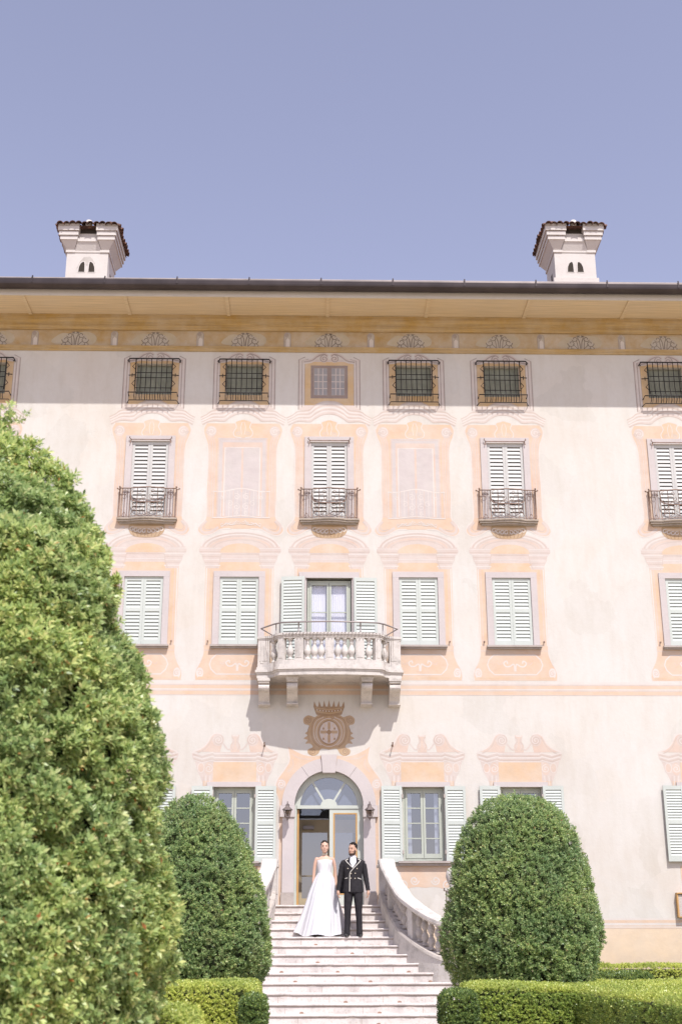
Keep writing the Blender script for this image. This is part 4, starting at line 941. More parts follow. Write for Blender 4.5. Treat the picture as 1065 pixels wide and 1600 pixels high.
# balustrades following the flare
bal2 = [(0, 0), (.062, 0), (.062, .03), (.04, .045), (.036, .06), (.06, .10), (.077, .15), (.068, .20), (.040, .245), (.034, .262), (.050, .27), (.034, .28), (.040, .295), (.068, .34), (.077, .39), (.06, .44), (.036, .48), (.04, .495), (.062, .51), (.062, .54), (0, .54)]
q = MB(); q.lathe([(r*.98, z) for r, z in bal2], n=12); b2m = q.mesh('baluster', 'oldstone')
def balustrade(s, label):
    t = thing('stone_balustrade', label, 'balustrade', (CX, LY0, 0), 'curved balustrades of the staircase')
    nodes = [(s*(hwr[0]+.13), .80, LZ+.0)]+[(s*(hwr[k]+.17), -RUN*k-.02, LZ-RISE*k+.02) for k in range(0, 13)]
    nodes[0] = (s*(hwr[0]+.16), .35, LZ)
    P = smooth(nodes, 4)
    H0, H1, H2 = .27, .81, .95
    b = MB(); b.sweep([(-.15, -1.0), (.15, -1.0), (.15, H0-.05), (-.15, H0-.05)], P); b.build('string_wall', 'marble', t)
    b = MB(); b.sweep([(-.17, H0-.05), (.17, H0-.05), (.15, H0), (-.15, H0)], P); b.build('string_cap', 'oldstone', t)
    b = MB(); b.sweep([(-.12, H1), (.12, H1), (.15, H1+.04), (.17, H1+.05), (.17, H1+.11), (.14, H2), (-.14, H2), (-.17, H1+.11), (-.17, H1+.05), (-.15, H1+.04)], P); b.build('handrail', 'marble', t)
    # walk along the path and stand balusters at equal spacing
    d = 0; nxt = .62; cnt = 0
    for a, c in zip(P, P[1:]):
        L = math.hypot(c[0]-a[0], c[1]-a[1])
        while nxt <= d+L:
            f_ = (nxt-d)/L; p_ = [a[i]+(c[i]-a[i])*f_ for i in range(3)]; ang = math.atan2(c[1]-a[1], c[0]-a[0])
            if cnt % 7 == 3:
                b = MB(); b.box(-.10, .10, -.10, .10, H0-.03, H1+.03); b.build('pedestal', 'marble', t, tuple(p_), rot=(0, 0, ang))
            else: link('baluster', b2m, t, (p_[0], p_[1], p_[2]+H0))
            cnt += 1; nxt += .215
        d += L
    b = MB(); x = s*(hwr[0]+.16); b.box(-.15, .15, -.10, .28, 0, .80); b.box(-.19, .19, -.15, .33, .80, .86); b.box(-.17, .17, -.13, .31, .862, .96); b.box(-.17, .17, -.12, .30, 0, .12)
    b.build('newel', 'marble', t, (x, .14, LZ+.002))
    return t
balustrade(1, 'curved weathered stone balustrade right of the stairs, showing its balusters')
balustrade(-1, 'curved stone balustrade left of the stairs, mostly hidden by the topiary')
p = at(706, 1392, 28.5)
t = thing('stone_post', 'pale stone post with rounded top beside the right topiary dome', 'post', (p.x, 28.5, p.z-.6))
MB().box(-.13, .13, -.13, .13, 0, .60).build('shaft', 'marble', t); MB().box(-.17, .17, -.17, .17, .601, .66).build('cap', 'marble', t)
q = MB(); q.lathe([(.07, .66), (.05, .70), (.10, .78), (.13, .88), (.12, .98), (.08, 1.06), (0, 1.10)], n=14); q.build('finial', 'marble', t)

# ------------------------------------------------------------------ foliage
def sprigs(kind, K=6):
    out = []
    for v in range(K):
        L = []
        nl = {'laurel': 13, 'yew': 11, 'box': 9}[kind]
        for i in range(nl):
            if kind == 'laurel': h = .012+.062*i/nl; el = 1.15*(1-i/nl)**.8+.35; ln = rng.uniform(.052, .080); wd = ln*.40
            elif kind == 'yew': h = .04*i/nl; el = 1.1*(1-i/nl)+.4; ln = rng.uniform(.020, .034); wd = ln*.42
            else: h = .03*i/nl; el = 1.05*(1-i/nl)+.4; ln = rng.uniform(.016, .026); wd = ln*.55
            az = i*2.4+rng.uniform(-.4, .4)
            d = np.array([math.sin(el)*math.cos(az), math.sin(el)*math.sin(az), math.cos(el)]); side = np.array([-math.sin(az), math.cos(az), 0]); nrm = np.cross(d, side)
            b0 = np.array([0, 0, h]); roll = rng.uniform(-.5, .5); side = side*math.cos(roll)+nrm*math.sin(roll); nrm = np.cross(d, side)
            L += [b0, b0+d*ln*.58+side*wd/2+nrm*wd*.12, b0+d*ln-nrm*ln*.10, b0+d*ln*.58-side*wd/2+nrm*wd*.12]
        out.append(np.array(L))
    return out
SPR = {k: sprigs(k) for k in ('laurel', 'yew', 'box')}
def foliage_mesh(name, pts, nrm, kind, mat, scale=1.0, tilt=.5):
    N = len(pts); n = nrm+rng.normal(0, tilt, (N, 3))*.5+np.array([.05, -.15, .50]); n /= np.linalg.norm(n, axis=1, keepdims=True)
    a = rng.normal(size=(N, 3)); x = np.cross(a, n); x /= np.linalg.norm(x, axis=1, keepdims=True); y = np.cross(n, x)
    sc = scale*rng.uniform(.7, 1.3, N); var = rng.integers(0, 6, N); V = []
    for k in range(6):
        i = np.where(var == k)[0]; p = SPR[kind][k]
        V.append((pts[i][:, None, :]+sc[i][:, None, None]*(p[None, :, 0:1]*x[i][:, None, :]+p[None, :, 1:2]*y[i][:, None, :]+p[None, :, 2:3]*n[i][:, None, :])).reshape(-1, 3))
    V = np.concatenate(V).astype(np.float32); nv = len(V); nf = nv//4
    me = bpy.data.meshes.new(name); me.vertices.add(nv); me.vertices.foreach_set('co', V.ravel())
    me.loops.add(nv); me.loops.foreach_set('vertex_index', np.arange(nv, dtype=np.int32))
    me.polygons.add(nf); me.polygons.foreach_set('loop_start', np.arange(0, nv, 4, dtype=np.int32)); me.polygons.foreach_set('loop_total', np.full(nf, 4, dtype=np.int32))
    me.materials.append(M[mat]); me.update(calc_edges=True); return me
def clump(pts, nrm, spacing, amp, dens):
    """gather the sprigs into rounded clumps standing out of the surface"""
    N = len(pts); nc = max(8, int(dens)); ci = rng.choice(N, nc, replace=False); cen = pts[ci]; best = np.full(N, 1e9); bi = np.zeros(N, int)
    for s in range(0, nc, 64):
        d = np.linalg.norm(pts[:, None, :]-cen[None, s:s+64], axis=2); j = d.argmin(1); dm = d[np.arange(N), j]; q = dm < best; best[q] = dm[q]; bi[q] = j[q]+s
    f = np.clip(1-(best/spacing)**2, -1.1, 1); off = rng.normal(0, .35, nc)[bi]
    inner = cen[bi]-nrm*spacing*.75; dirn = pts-inner; dirn /= np.linalg.norm(dirn, axis=1, keepdims=True)
    P = pts+nrm*(amp*(f+off*.5)+rng.normal(0, amp*.16, N))[:, None]
    n2 = nrm*.35+dirn*.65; n2 /= np.linalg.norm(n2, axis=1, keepdims=True); return P, n2
def dents(P, n, k, r0, r1, depth):
    'push sprigs inwards round a few points: gaps and dips in the clipped surface'
    for i in rng.choice(len(P), k, replace=False):
        d = np.linalg.norm(P-P[i], axis=1); r = rng.uniform(r0, r1); q = d < r; P[q] -= n[q]*(depth*(1-(d[q]/r)**2))[:, None]
    return P
def rev_points(prof, N, amp_r=.04, front=.75, seed=1):
    """prof: list of (z, r). Points on a surface of revolution, denser towards the camera side"""
    z = np.array([p[0] for p in prof]); r = np.array([p[1] for p in prof]); s = np.concatenate([[0], np.cumsum(np.hypot(np.diff(z), np.diff(r)))])
    cdf = np.concatenate([[0], np.cumsum(np.diff(s)*(r[1:]+r[:-1])/2+1e-9)]); cdf /= cdf[-1]
    u = rng.random(N); zz = np.interp(u, cdf, z); rr = np.interp(u, cdf, r)
    th = np.where(rng.random(N) < front, -PI/2+rng.uniform(-1.75, 1.75, N), rng.uniform(0, 2*PI, N))
    wob = amp_r*(np.sin(th*3+zz*2.1+seed)+np.sin(th*5-zz*3.3+seed*2)+.7*np.sin(zz*6.1+th*2+seed))
    dr = np.interp(u, cdf, np.gradient(r, s+np.arange(len(s))*1e-6)); dz = np.interp(u, cdf, np.gradient(z, s+np.arange(len(s))*1e-6))
    nr, nz_ = dz, -dr; q = np.hypot(nr, nz_)+1e-9; nr, nz_ = nr/q, nz_/q
    P = np.stack([(rr+wob)*np.cos(th), (rr+wob)*np.sin(th), zz], 1); Nn = np.stack([nr*np.cos(th), nr*np.sin(th), nz_], 1)
    return P, Nn
def rev_core(prof, inset, mat, parent):
    b = MB(); b.lathe([(max(r-inset, .01), z-(inset if k > len(prof)-4 else 0)) for k, (z, r) in enumerate(prof)], n=28); return b.build('light_block_core', mat, parent)  # solid dark core added inside the leaves to block light
def topiary(name, label, loc, prof, kind, mat, N, cl, amp, dens, scale=1, layers=1.0, amp_r=.04, extra=None, group=None, seed=1):
    t = thing(name, label, 'topiary', loc, group)
    P, Nn = rev_points(prof, N, amp_r, seed=seed); P2, n2 = clump(P, Nn, cl, amp, dens)
    P2 -= Nn*(rng.random(N)**2*.07)[:, None]
    P2 = dents(P2, Nn, 110, .06, .15, .19) if kind == 'laurel' else dents(P2, Nn, 130, .05, .13, .10)
    if extra:                                                       # stray shoots
        for (x, y, z, ln, dx, dz, cnt) in extra:
            tt = rng.random(cnt)[:, None]; base = np.array([[x, y, z]]); d = np.array([[dx, -.1, dz]]); d = d/np.linalg.norm(d)
            P2 = np.concatenate([P2, base+d*tt*ln+rng.normal(0, .03, (cnt, 3))*(1.2-tt)]); n2 = np.concatenate([n2, np.repeat(d, cnt, 0)])
    me = foliage_mesh('foliage', P2, n2, kind, mat, scale); link('foliage', me, t, kind='stuff')
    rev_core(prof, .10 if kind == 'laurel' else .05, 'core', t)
    b = MB(); b.tube([(0, 0, 0), (.02, 0, prof[0][0]+.3)], .09, 8); b.build('trunk', 'bark', t); return t

# tall cone on the left, close to the camera
YC = 9.2; uc = -60; axis = at(uc, 1300, YC); prof = []
for u, v in [(225, 1640), (262, 1560), (277, 1500), (283, 1450), (277, 1400), (266, 1330), (254, 1230), (247, 1150), (236, 1080), (222, 1000), (205, 930), (186, 870), (160, 825), (138, 795), (112, 760), (88, 728), (60, 700), (30, 682), (4, 662), (-15, 645), (-40, 628), (-60, 622)]:
    p = at(u, v, YC); prof.append((p.z-.07, max(p.x-axis.x-(.13 if v < 700 else .165 if v < 1350 else .215), .02)))
prof = [(.25, prof[0][1]*.7), (.6, prof[0][1]*.9)]+prof
ex = []
for (u, v, ln, dx, dz, c) in [(75, 735, .10, .2, 1, 9), (112, 795, .10, .3, 1, 8), (190, 880, .14, .5, 1, 22), (238, 1095, .10, 1, .25, 8), (200, 915, .10, .8, .5, 20), (40, 690, .10, .1, 1, 10), (248, 1175, .08, 1, .2, 8), (288, 1400, .10, 1, .5, 12), (275, 1480, .12, 1, .2, 16)]:
    p = at(u, v, YC); c = c//2+2; ex.append((p.x-axis.x-ln*dx*.8-.13, 0, p.z-ln*dz*.6, ln, dx, dz, c))
topiary('topiary_cone', 'huge clipped light green laurel cone in the left foreground', (axis.x, YC, 0), prof, 'laurel', 'leafc', 36000, .17, .10, 600, .72, extra=ex, amp_r=.035, seed=3)

# the two domes at the foot of the stairs
def dome(uc, Y, rows, label, seed, N=17000):
    ax = at(uc, 1400, Y); pr = []
    for v, hw in rows: p = at(uc+hw, v, Y); pr.append((p.z-.05, max(p.x-ax.x-.085, .01)))
    pr = [(.2, pr[0][1]*.72), (.7, pr[0][1]*.86)]+pr
    return topiary('topiary_dome', label, (ax.x, Y, 0), pr, 'yew', 'leafd', N, .115, .062, 1250, 1.15, group='clipped domes at the foot of the stairs', amp_r=.018, seed=seed)
rowsR = [(1560, 100), (1530, 114), (1500, 123), (1470, 126), (1440, 123), (1400, 114), (1360, 104), (1320, 91), (1295, 80), (1275, 66), (1262, 52), (1253, 36), (1249, 18), (1248, 0)]
rowsL = [(1560, 88), (1530, 103), (1500, 120), (1470, 121), (1440, 118), (1400, 111), (1360, 103), (1320, 89), (1295, 77), (1275, 63), (1259, 49), (1249, 34), (1245, 18), (1244, 0)]
dome(812, 20.2, rowsR, 'dark green clipped dome right of the stairs, fully in view', 2)
dome(301, 20.2, rowsL, 'dark green clipped dome left of the stairs, behind the big cone', 5)

def hedge(name, label, x0, x1, y0, y1, h, mat, core, kind, dens, group=None, sc=1., cl=.10, amp=.025, side=None):
    cx, cy = (x0+x1)/2, (y0+y1)/2; t = thing(name, label, 'hedge', (cx, cy, 0), group); a, c = (x1-x0)/2, (y1-y0)/2
    Ps = []; Ns = []
    def add(n, fn, nv):
        P = fn(n); Ps.append(P); Ns.append(np.repeat(np.array([nv], float), n, 0))
    U = lambda n, l, m_: rng.uniform(l, m_, n)
    h -= .055
    add(int(dens*4*a*c), lambda n: np.stack([U(n, -a, a), U(n, -c, c), np.full(n, h)], 1), (0, 0, 1))
    zl = max(0, h-.85)
    add(int(dens*2*a*(h-zl)), lambda n: np.stack([U(n, -a, a), np.full(n, -c), U(n, zl, h)], 1), (0, -1, 0))
    for s in (-1, 1): add(int(dens*2*c*(h-zl)), lambda n: np.stack([np.full(n, s*a), U(n, -c, c), U(n, zl, h)], 1), (s, 0, 0))
    add(int(dens*.12*a*h*2), lambda n: np.stack([U(n, -a, a), np.full(n, -c), U(n, .05, zl+.05)], 1), (0, -1, 0))
    add(int(dens*.2*a*h*2), lambda n: np.stack([U(n, -a, a), np.full(n, c), U(n, .05, h)], 1), (0, 1, 0))
    P = np.concatenate(Ps); Nn = np.concatenate(Ns)
    # round the arrises
    r_ = .07; lim = np.array([a-r_, c-r_]); e = P.copy(); ex_ = np.clip(np.abs(P[:, :2])-lim, 0, None)*np.sign(P[:, :2]); ez = np.clip(P[:, 2]-(h-r_), 0, None)
    e[:, :2] = P[:, :2]-ex_; e[:, 2] = P[:, 2]-ez; dv = np.concatenate([ex_, ez[:, None]], 1); ln = np.linalg.norm(dv, axis=1); k = ln > 1e-4
    multi = (np.abs(dv) > 1e-4).sum(1) > 1
    nn = dv/np.maximum(ln, 1e-6)[:, None]; P[multi] = e[multi]+nn[multi]*r_; Nn[multi] = nn[multi]
    P = P+Nn*(.012*(np.sin(P[:, 0:1]*4.3+cx)+np.sin(P[:, 1:2]*3.7+P[:, 0:1]*2)))
    P2, n2 = clump(P, Nn, cl, amp, len(P)/9)
    P2 -= Nn*(rng.random(len(P))**2*.04)[:, None]
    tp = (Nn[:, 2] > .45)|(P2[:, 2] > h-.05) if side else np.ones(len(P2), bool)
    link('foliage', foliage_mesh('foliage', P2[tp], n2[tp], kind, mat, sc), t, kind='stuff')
    if side: link('side_foliage', foliage_mesh('side_foliage', P2[~tp], n2[~tp], kind, side, sc), t, kind='stuff')  # side faces get the darker leaf colour in place of shade
    b = MB(); b.box(-a+.06, a-.06, -c+.06, c-.06, 0, h-.06); b.build('light_block_core', core, t); return t  # dark box added as core so no light passes through the leaves
X = lambda u, Y: at(u, 1540, Y).x
GR = 'box hedges of the parterre'
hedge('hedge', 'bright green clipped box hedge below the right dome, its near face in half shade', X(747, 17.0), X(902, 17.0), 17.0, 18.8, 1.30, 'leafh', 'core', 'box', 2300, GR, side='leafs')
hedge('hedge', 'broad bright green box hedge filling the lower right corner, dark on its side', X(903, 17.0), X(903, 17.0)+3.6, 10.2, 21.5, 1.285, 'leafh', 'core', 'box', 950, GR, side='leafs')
hedge('hedge', 'long low box hedge running along the foot of the wall at right', X(930, 28.6), 16, 28.7, 29.7, 1.50, 'leafh', 'coreh', 'box', 700, GR, sc=1.25)
hedge('hedge', 'short box hedge between the right dome and the long wall hedge', X(905, 25), X(1012, 25), 24.6, 26.0, 1.36, 'leafk', 'coreh', 'box', 1100, GR, sc=1.2)
hedge('hedge', 'bright square-cut box hedge in front of the left dome', X(250, 15.5)-1.0, X(386, 15.5), 15.5, 18.6, 1.345, 'leafh', 'coreh', 'box', 1900, GR)
hedge('hedge', 'yellow-green box hedge at the foot of the big cone', X(60, 10.5)-.6, X(300, 10.5), 9.9, 11.2, 1.255, 'leafh', 'coreh', 'box', 2200, GR)
hedge('hedge', 'small dark clipped hedge end at the right edge of the stairs', X(700, 16.2), X(742, 16.2), 16.2, 16.95, 1.24, 'leafk', 'core', 'box', 2600, 'dark hedge ends beside the stairs')
hedge('hedge', 'small dark clipped hedge end at the left edge of the stairs', X(378, 14.7), X(408, 14.7), 14.7, 15.4, 1.25, 'leafk', 'core', 'box', 2600, 'dark hedge ends beside the stairs')

# ------------------------------------------------------------------ people
M['skin_f'] = simple('skin_bride', (.72, .46, .34), .5, var=.04, vs_=12)
M['skin_m'] = simple('skin_groom', (.62, .38, .27), .5, var=.05, vs_=12)
M['hair'] = simple('black_hair', (.022, .016, .013), .55, spec=.15)
M['beard'] = simple('dark_beard', (.09, .055, .04), .8)
M['satin'] = simple('white_satin', (.73, .715, .735), .42, var=.02, vs_=6, spec=.35)
M['satinb'] = simple('white_bodice_satin', (.96, .94, .95), .45, spec=.3)
M['veil'] = simple('grey_white_underskirt', (.66, .63, .67), .6)
M['suit'] = simple('black_suit_cloth', (.026, .023, .026), .85, var=.3, vs_=22)
M['trim'] = simple('cream_trim', (.74, .70, .62), .6)
M['shirt'] = simple('white_shirt', (.82, .81, .85), .6)
M['shoe'] = simple('black_leather', (.015, .014, .014), .35, spec=.4)
M['gold'] = simple('pale_gold_button', (.70, .60, .46), .4, .3)
M['pearl'] = simple('pearl_choker', (.74, .66, .52), .4)
M['lip'] = simple('lips', (.50, .20, .17), .5)
M['eye'] = simple('dark_eye', (.05, .032, .026), .5)
def ring(cx, cy, z, rx, ry, n=24):
    return [(cx+rx*math.cos(2*PI*j/n), cy+ry*math.sin(2*PI*j/n), z) for j in range(n)]
def blob(b, cx, cy, cz, rx, ry, rz, n=12, turn=0, org=(0, 0), m=0, rough=0):
    c, s = math.cos(turn), math.sin(turn); rr = []
    for i in range(9):
        ph = -PI/2+PI*i/8; r_ = []
        for j in range(n):
            a = 2*PI*j/n; f = 1+random.uniform(-rough, rough); x, y = cx+rx*f*math.cos(ph)*math.cos(a)-org[0], cy+ry*f*math.cos(ph)*math.sin(a)-org[1]
            r_.append((org[0]+x*c+y*s, org[1]-x*s+y*c, cz+rz*f*math.sin(ph)))
        rr.append(r_)
    b.loft(rr, m)
HEADR = ((0, .018, .018, -.064), (.012, .036, .036, -.054), (.035, .053, .060, -.036), (.07, .064, .080, -.020), (.105, .070, .090, -.010), (.145, .075, .097, -.002), (.185, .074, .094, .004), (.215, .060, .076, .008), (.234, .036, .046, .008), (.242, .010, .014, .008))
def person_body(parent, mat, zc, torso, neck, arms, legs, turn=0, hs=1.0, foot=.10):
    """one closed skin: every limb is lofted, then all are fused by a voxel remesh. zc = chin height"""
    b = MB(); c, s = math.cos(turn), math.sin(turn)
    b.loft([[(x*c+y*s, -x*s+y*c, z) for x, y, z in ring(0, cy*hs, zc+dz*hs, rx*hs, ry*hs, 24)] for dz, rx, ry, cy in HEADR])
    blob(b, 0, -.100*hs, zc+.098*hs, .012, .020, .024, turn=turn); blob(b, 0, -.094*hs, zc+.118*hs, .008, .014, .028, turn=turn)
    blob(b, 0, -.086*hs, zc+.055*hs, .026, .014, .014, turn=turn); blob(b, 0, -.070*hs, zc+.016*hs, .020, .016, .016, turn=turn)
    blob(b, 0, -.082*hs, zc+.152*hs, .052, .020, .016, turn=turn)
    for q in (-1, 1):
        blob(b, q*.074*hs, .006, zc+.105*hs, .009, .020, .030, turn=turn); blob(b, q*.038*hs, -.068*hs, zc+.088*hs, .024, .022, .022, turn=turn)
    b.loft([ring(0, cy, z, rx, ry, 20) for z, rx, ry, cy in neck]); b.loft([ring(0, cy, z, rx, ry, 28) for z, rx, ry, cy in torso])
    for sgn, A in zip((-1, 1), arms):
        P = smooth([(sgn*p[0], p[1], p[2]) for p in A['path']], 4); rr = [np.interp(i/4, range(len(A['path'])), A['r']) for i in range(len(P))]
        b.tube(P, [float(r) for r in rr], 12); blob(b, sgn*A['path'][0][0], A['path'][0][1], A['path'][0][2], A['r'][0]*1.05, A['r'][0], A['r'][0])
        x, y, z = sgn*A['path'][-1][0], A['path'][-1][1], A['path'][-1][2]; g_ = A.get('hs', 1.)
        blob(b, x, y-.006, z-.038*g_, A.get('th', .017)*g_, .038*g_, .046*g_)
        for j, (fy, ln) in enumerate(((-.028, .070), (-.009, .078), (.010, .073), (.028, .058))):
            f0 = (x, y+fy*g_-.004, z-.068*g_); f1 = (x+sgn*-.004, y+fy*g_-.008, z-(.068+ln*.42)*g_); f2 = (x-sgn*.020*g_, y+fy*g_-.010, z-(.068+ln*.72)*g_); f3 = (x-sgn*.038*g_, y+fy*g_-.006, z-(.066+ln*.66)*g_)
            b.tube([f0, f1, f2, f3], [.0105*g_, .0098*g_, .0088*g_, .008*g_], 8)
        b.tube([(x-sgn*.004, y-.030*g_, z-.022*g_), (x-sgn*.014, y-.050*g_, z-.050*g_), (x-sgn*.022, y-.050*g_, z-.078*g_)], [.013*g_, .011*g_, .009*g_], 8)
    for sgn in (-1, 1):
        P = smooth([(sgn*p[0], p[1], p[2]) for p in legs['path']], 4); rr = [float(np.interp(i/4, range(len(legs['path'])), legs['r'])) for i in range(len(P))]
        b.tube(P, rr, 12); x, y, z = P[-1]; blob(b, x*1.03, y-(.05 if foot > .05 else 0), z-.01, min(.038, foot), foot, .03)
    o = b.build('body', mat, parent); md = o.modifiers.new('fuse', 'REMESH'); md.mode = 'VOXEL'; md.voxel_size = .0062; md.use_smooth_shade = True
    sm_ = o.modifiers.new('relax', 'SMOOTH'); sm_.factor = .5; sm_.iterations = 2
    return o
def features(t, zc, hs, turn, brow, lip=True):
    for q in (-1, 1):
        b = MB(); blob(b, q*.028*hs, -.0885*hs, zc+.122*hs, .012, .006, .0052, turn=turn); b.build('eye', 'eye', t)
        b = MB(); blob(b, q*.029*hs, -.0935*hs, zc+.141*hs, .017, .006, brow, turn=turn); b.build('eyebrow', 'hair', t)
    b = MB(); blob(b, 0, -.0965*hs, zc+.055*hs, .020, .006, .0065, turn=turn); b.build('lips', 'lip', t)
# ---- bride
pb = at(507, 1390, 28.0); BZ = LZ-RISE*3
br = thing('person', 'bride in a strapless white satin gown and choker standing on the steps', 'person', (pb.x, 28.02, BZ)); br.scale = (1.035,)*3
ZC = 1.468; HS = 1.02
person_body(br, 'skin_f', ZC, [(.80, .15, .11, 0), (.90, .165, .12, 0), (1.0, .14, .105, 0), (1.10, .120, .092, 0), (1.20, .135, .105, 0), (1.28, .148, .108, 0), (1.34, .155, .092, .004), (1.375, .140, .070, .010), (1.40, .09, .056, .012), (1.425, .05, .045, .012)],
            [(1.36, .062, .055, .012), (1.42, .047, .048, .012), (1.47, .044, .048, .006), (1.53, .046, .052, .004)],
            [dict(path=[(.160, .008, 1.345), (.190, .008, 1.27), (.208, .012, 1.16), (.218, .014, 1.05), (.228, .0, .93), (.232, -.02, .835)], r=[.044, .037, .034, .031, .028, .021], hs=.92)]*2,
            dict(path=[(.085, 0, .86), (.09, 0, .6), (.085, 0, .45), (.08, .01, .25), (.08, .02, .06)], r=[.08, .065, .05, .045, .03]), 0, HS)
features(br, ZC, HS, 0, .0035)
b = MB(); blob(b, 0, .013, ZC+.168*HS, .083, .099, .091, 20); blob(b, 0, .085, ZC+.115*HS, .046, .042, .046, 14); b.build('hair', 'hair', br)
def ring2(z, xl, xr, yf, yb, n=40): return [((xl+xr)/2+(xr-xl)/2*math.cos(2*PI*j/n), (yf+yb)/2+(yb-yf)/2*math.sin(2*PI*j/n), z) for j in range(n)]
b = MB(); rr = []
for z, rx, f_, k_ in ((1.065, .133, .103, .10), (1.10, .131, .102, .099), (1.16, .139, .112, .10), (1.22, .148, .116, .105), (1.275, .158, .122, .11), (1.318, .161, .118, .108), (1.33, .159, .114, .10)):
    rr.append([(x, y-(.010*(1-abs(abs(x)-.07)/.07) if (y < -.06 and z > 1.2 and abs(x) < .14) else 0), zz) for x, y, zz in ring2(z, -rx, rx, -f_, k_)])
b.loft(rr, 0, False)
for x in (-.085, 0, .085): b.tube([(x*.9, -.104-.004, 1.08), (x, -.118, 1.18), (x*1.05, -.137, 1.27)], .0025, 4)
b.build('bodice', 'satinb', br)
b = MB(); rr = []; n = 190
lev = [(1.085, -.135, .135, .105, 0), (1.055, -.150, .150, .120, .010), (1.0, -.185, .178, .145, .045), (.91, -.225, .205, .175, .070), (.80, -.268, .228, .205, .080), (.66, -.320, .252, .240, .088), (.50, -.368, .285, .285, .092), (.34, -.425, .315, .325, .095), (.18, -.495, .340, .375, .10), (.06, -.56, .36, .42, .105), (.0, -.60, .37, .45, .11)]
for z, xl, xr, ry, fd in lev:
    R_ = []; q = 1-z/1.085
    for j in range(n):
        a = 2*PI*j/n; w1 = a+.25*math.sin(2*a+q*1.3)+.10*q*math.sin(5*a+1)
        f = 1+fd*(.9*math.sin(9*w1+.6)*(.6+.4*math.sin(a*2+1))+.55*math.sin(16*w1+2+q)*(.5+.5*math.sin(3*a))+.35*math.sin(27*a+q*2)*(1-q*.6))
        x_ = (xl+xr)/2+(xr-xl)/2*f*math.cos(a); y_ = ry*f*math.sin(a)-.01; zz = z
        if z < .36:
            fr_ = max(0, -math.sin(a)+.1); e = (1-z/.36)**1.5
            zz -= e*(.150*min(1, fr_*1.5)+.018*math.sin(6*a+2)*min(1, fr_*3)-.01); y_ -= e*.05*fr_
        R_.append((x_, y_, zz))
    rr.append(R_)
b.loft(rr, 0, False); b.build('skirt', 'satin', br)
b = MB(); rr = []
for z, xl, xr, ry in ((.72, -.02, .235, .13), (.56, -.02, .285, .17), (.38, -.02, .34, .21), (.20, -.02, .395, .25), (.05, -.02, .43, .29), (-.02, -.02, .44, .31)):
    rr.append([((xl+xr)/2+(xr-xl)/2*(1+.03*math.sin(9*a+z*4))*math.cos(a), .12+ry*(1+.04*math.sin(7*a))*math.sin(a), z+.015) for a in [2*PI*j/70 for j in range(70)]])
b.loft(rr, 0, False); b.build('train', 'veil', br)
b = MB(); b.lathe([(.0495, 1.425), (.054, 1.43), (.0545, 1.462), (.050, 1.468)], 0, .008, 20); b.build('choker', 'pearl', br)
# ---- groom
pg = at(551.5, 1390, 27.65); GZ = LZ-RISE*4
gm_ = thing('person', 'groom in a black double-breasted jacket with cream piping beside the bride', 'person', (pg.x, 27.66, GZ)); gm_.scale = (1.035,)*3
ZC, HS, TN = 1.555, 1.02, .62
person_body(gm_, 'skin_m', ZC, [(.85, .14, .10, 0), (1.0, .14, .10, 0), (1.15, .135, .095, 0), (1.3, .16, .11, 0), (1.40, .165, .095, .004), (1.45, .14, .075, .010), (1.485, .085, .06, .012), (1.51, .058, .055, .012)],
            [(1.46, .07, .065, .012), (1.52, .056, .058, .010), (1.57, .055, .060, .004), (1.62, .052, .060, .004)],
            [dict(path=[(.17, .01, 1.40), (.205, .01, 1.32), (.235, .015, 1.18), (.258, .01, 1.06), (.288, -.01, .95), (.300, -.025, .875)], r=[.040, .038, .036, .034, .030, .028], hs=1.12, th=.030)]*2,
            dict(path=[(.085, 0, .84), (.10, 0, .6), (.105, 0, .45), (.11, .01, .25), (.115, .02, .08)], r=[.07, .06, .05, .045, .03]), TN, HS, .035)
features(gm_, ZC, HS, TN, .0055)
b = MB(); blob(b, 0, -.040, ZC+.030, .061, .062, .040, 16, TN, rough=.03); b.build('beard', 'beard', gm_)
b = MB(); blob(b, 0, -.092*HS, ZC+.072*HS, .026, .010, .005, 10, TN)
b.build('moustache', 'beard', gm_)
for q in (-1, 1):
    b = MB(); blob(b, q*.064, -.030, ZC+.070, .012, .026, .045, 10, TN, rough=.05); b.build('sideburn', 'beard', gm_)
b = MB(); blob(b, 0, .016, ZC+.168*HS, .082, .100, .090, 18, TN, rough=.04)
for k in range(46):
    a = random.uniform(0, 2*PI); e = random.uniform(.25, 1.5); x, y, z = .076*math.cos(a)*math.cos(e), .014+.088*math.sin(a)*math.cos(e), ZC+.172*HS+.084*math.sin(e)
    blob(b, x, y, z, .016, .016, .014, 7, TN)
b.build('hair', 'hair', gm_)
JZ = [.845, .90, 1.0, 1.08, 1.15, 1.24, 1.33, 1.40, 1.45, 1.485, 1.51, 1.53]; JX = [.205, .204, .193, .182, .180, .192, .205, .208, .196, .160, .100, .068]; JY = [.140, .140, .134, .126, .124, .132, .136, .124, .104, .088, .075, .066]
b = MB(); rr = []
for z, rx, ry in zip(JZ, JX, JY): rr.append([(x*(1+.012*math.sin(z*31+y*20)), y, zz) for x, y, zz in ring(0, .005, z, rx, ry, 36)])
b.loft(rr, 0, False)
for s in (-1, 1):
    P = smooth([(s*.150, .008, 1.435), (s*.190, .010, 1.415), (s*.220, .012, 1.345), (s*.240, .015, 1.24), (s*.258, .014, 1.13), (s*.275, .005, 1.03), (s*.290, -.014, .94), (s*.297, -.022, .885)], 4)
    rr_ = [float(np.interp(i/4, range(8), [.040, .060, .060, .055, .052, .048, .044, .043]))*(1+.03*math.sin(i*1.9)) for i in range(len(P))]; b.tube(P, rr_, 14)
b.build('jacket', 'suit', gm_)
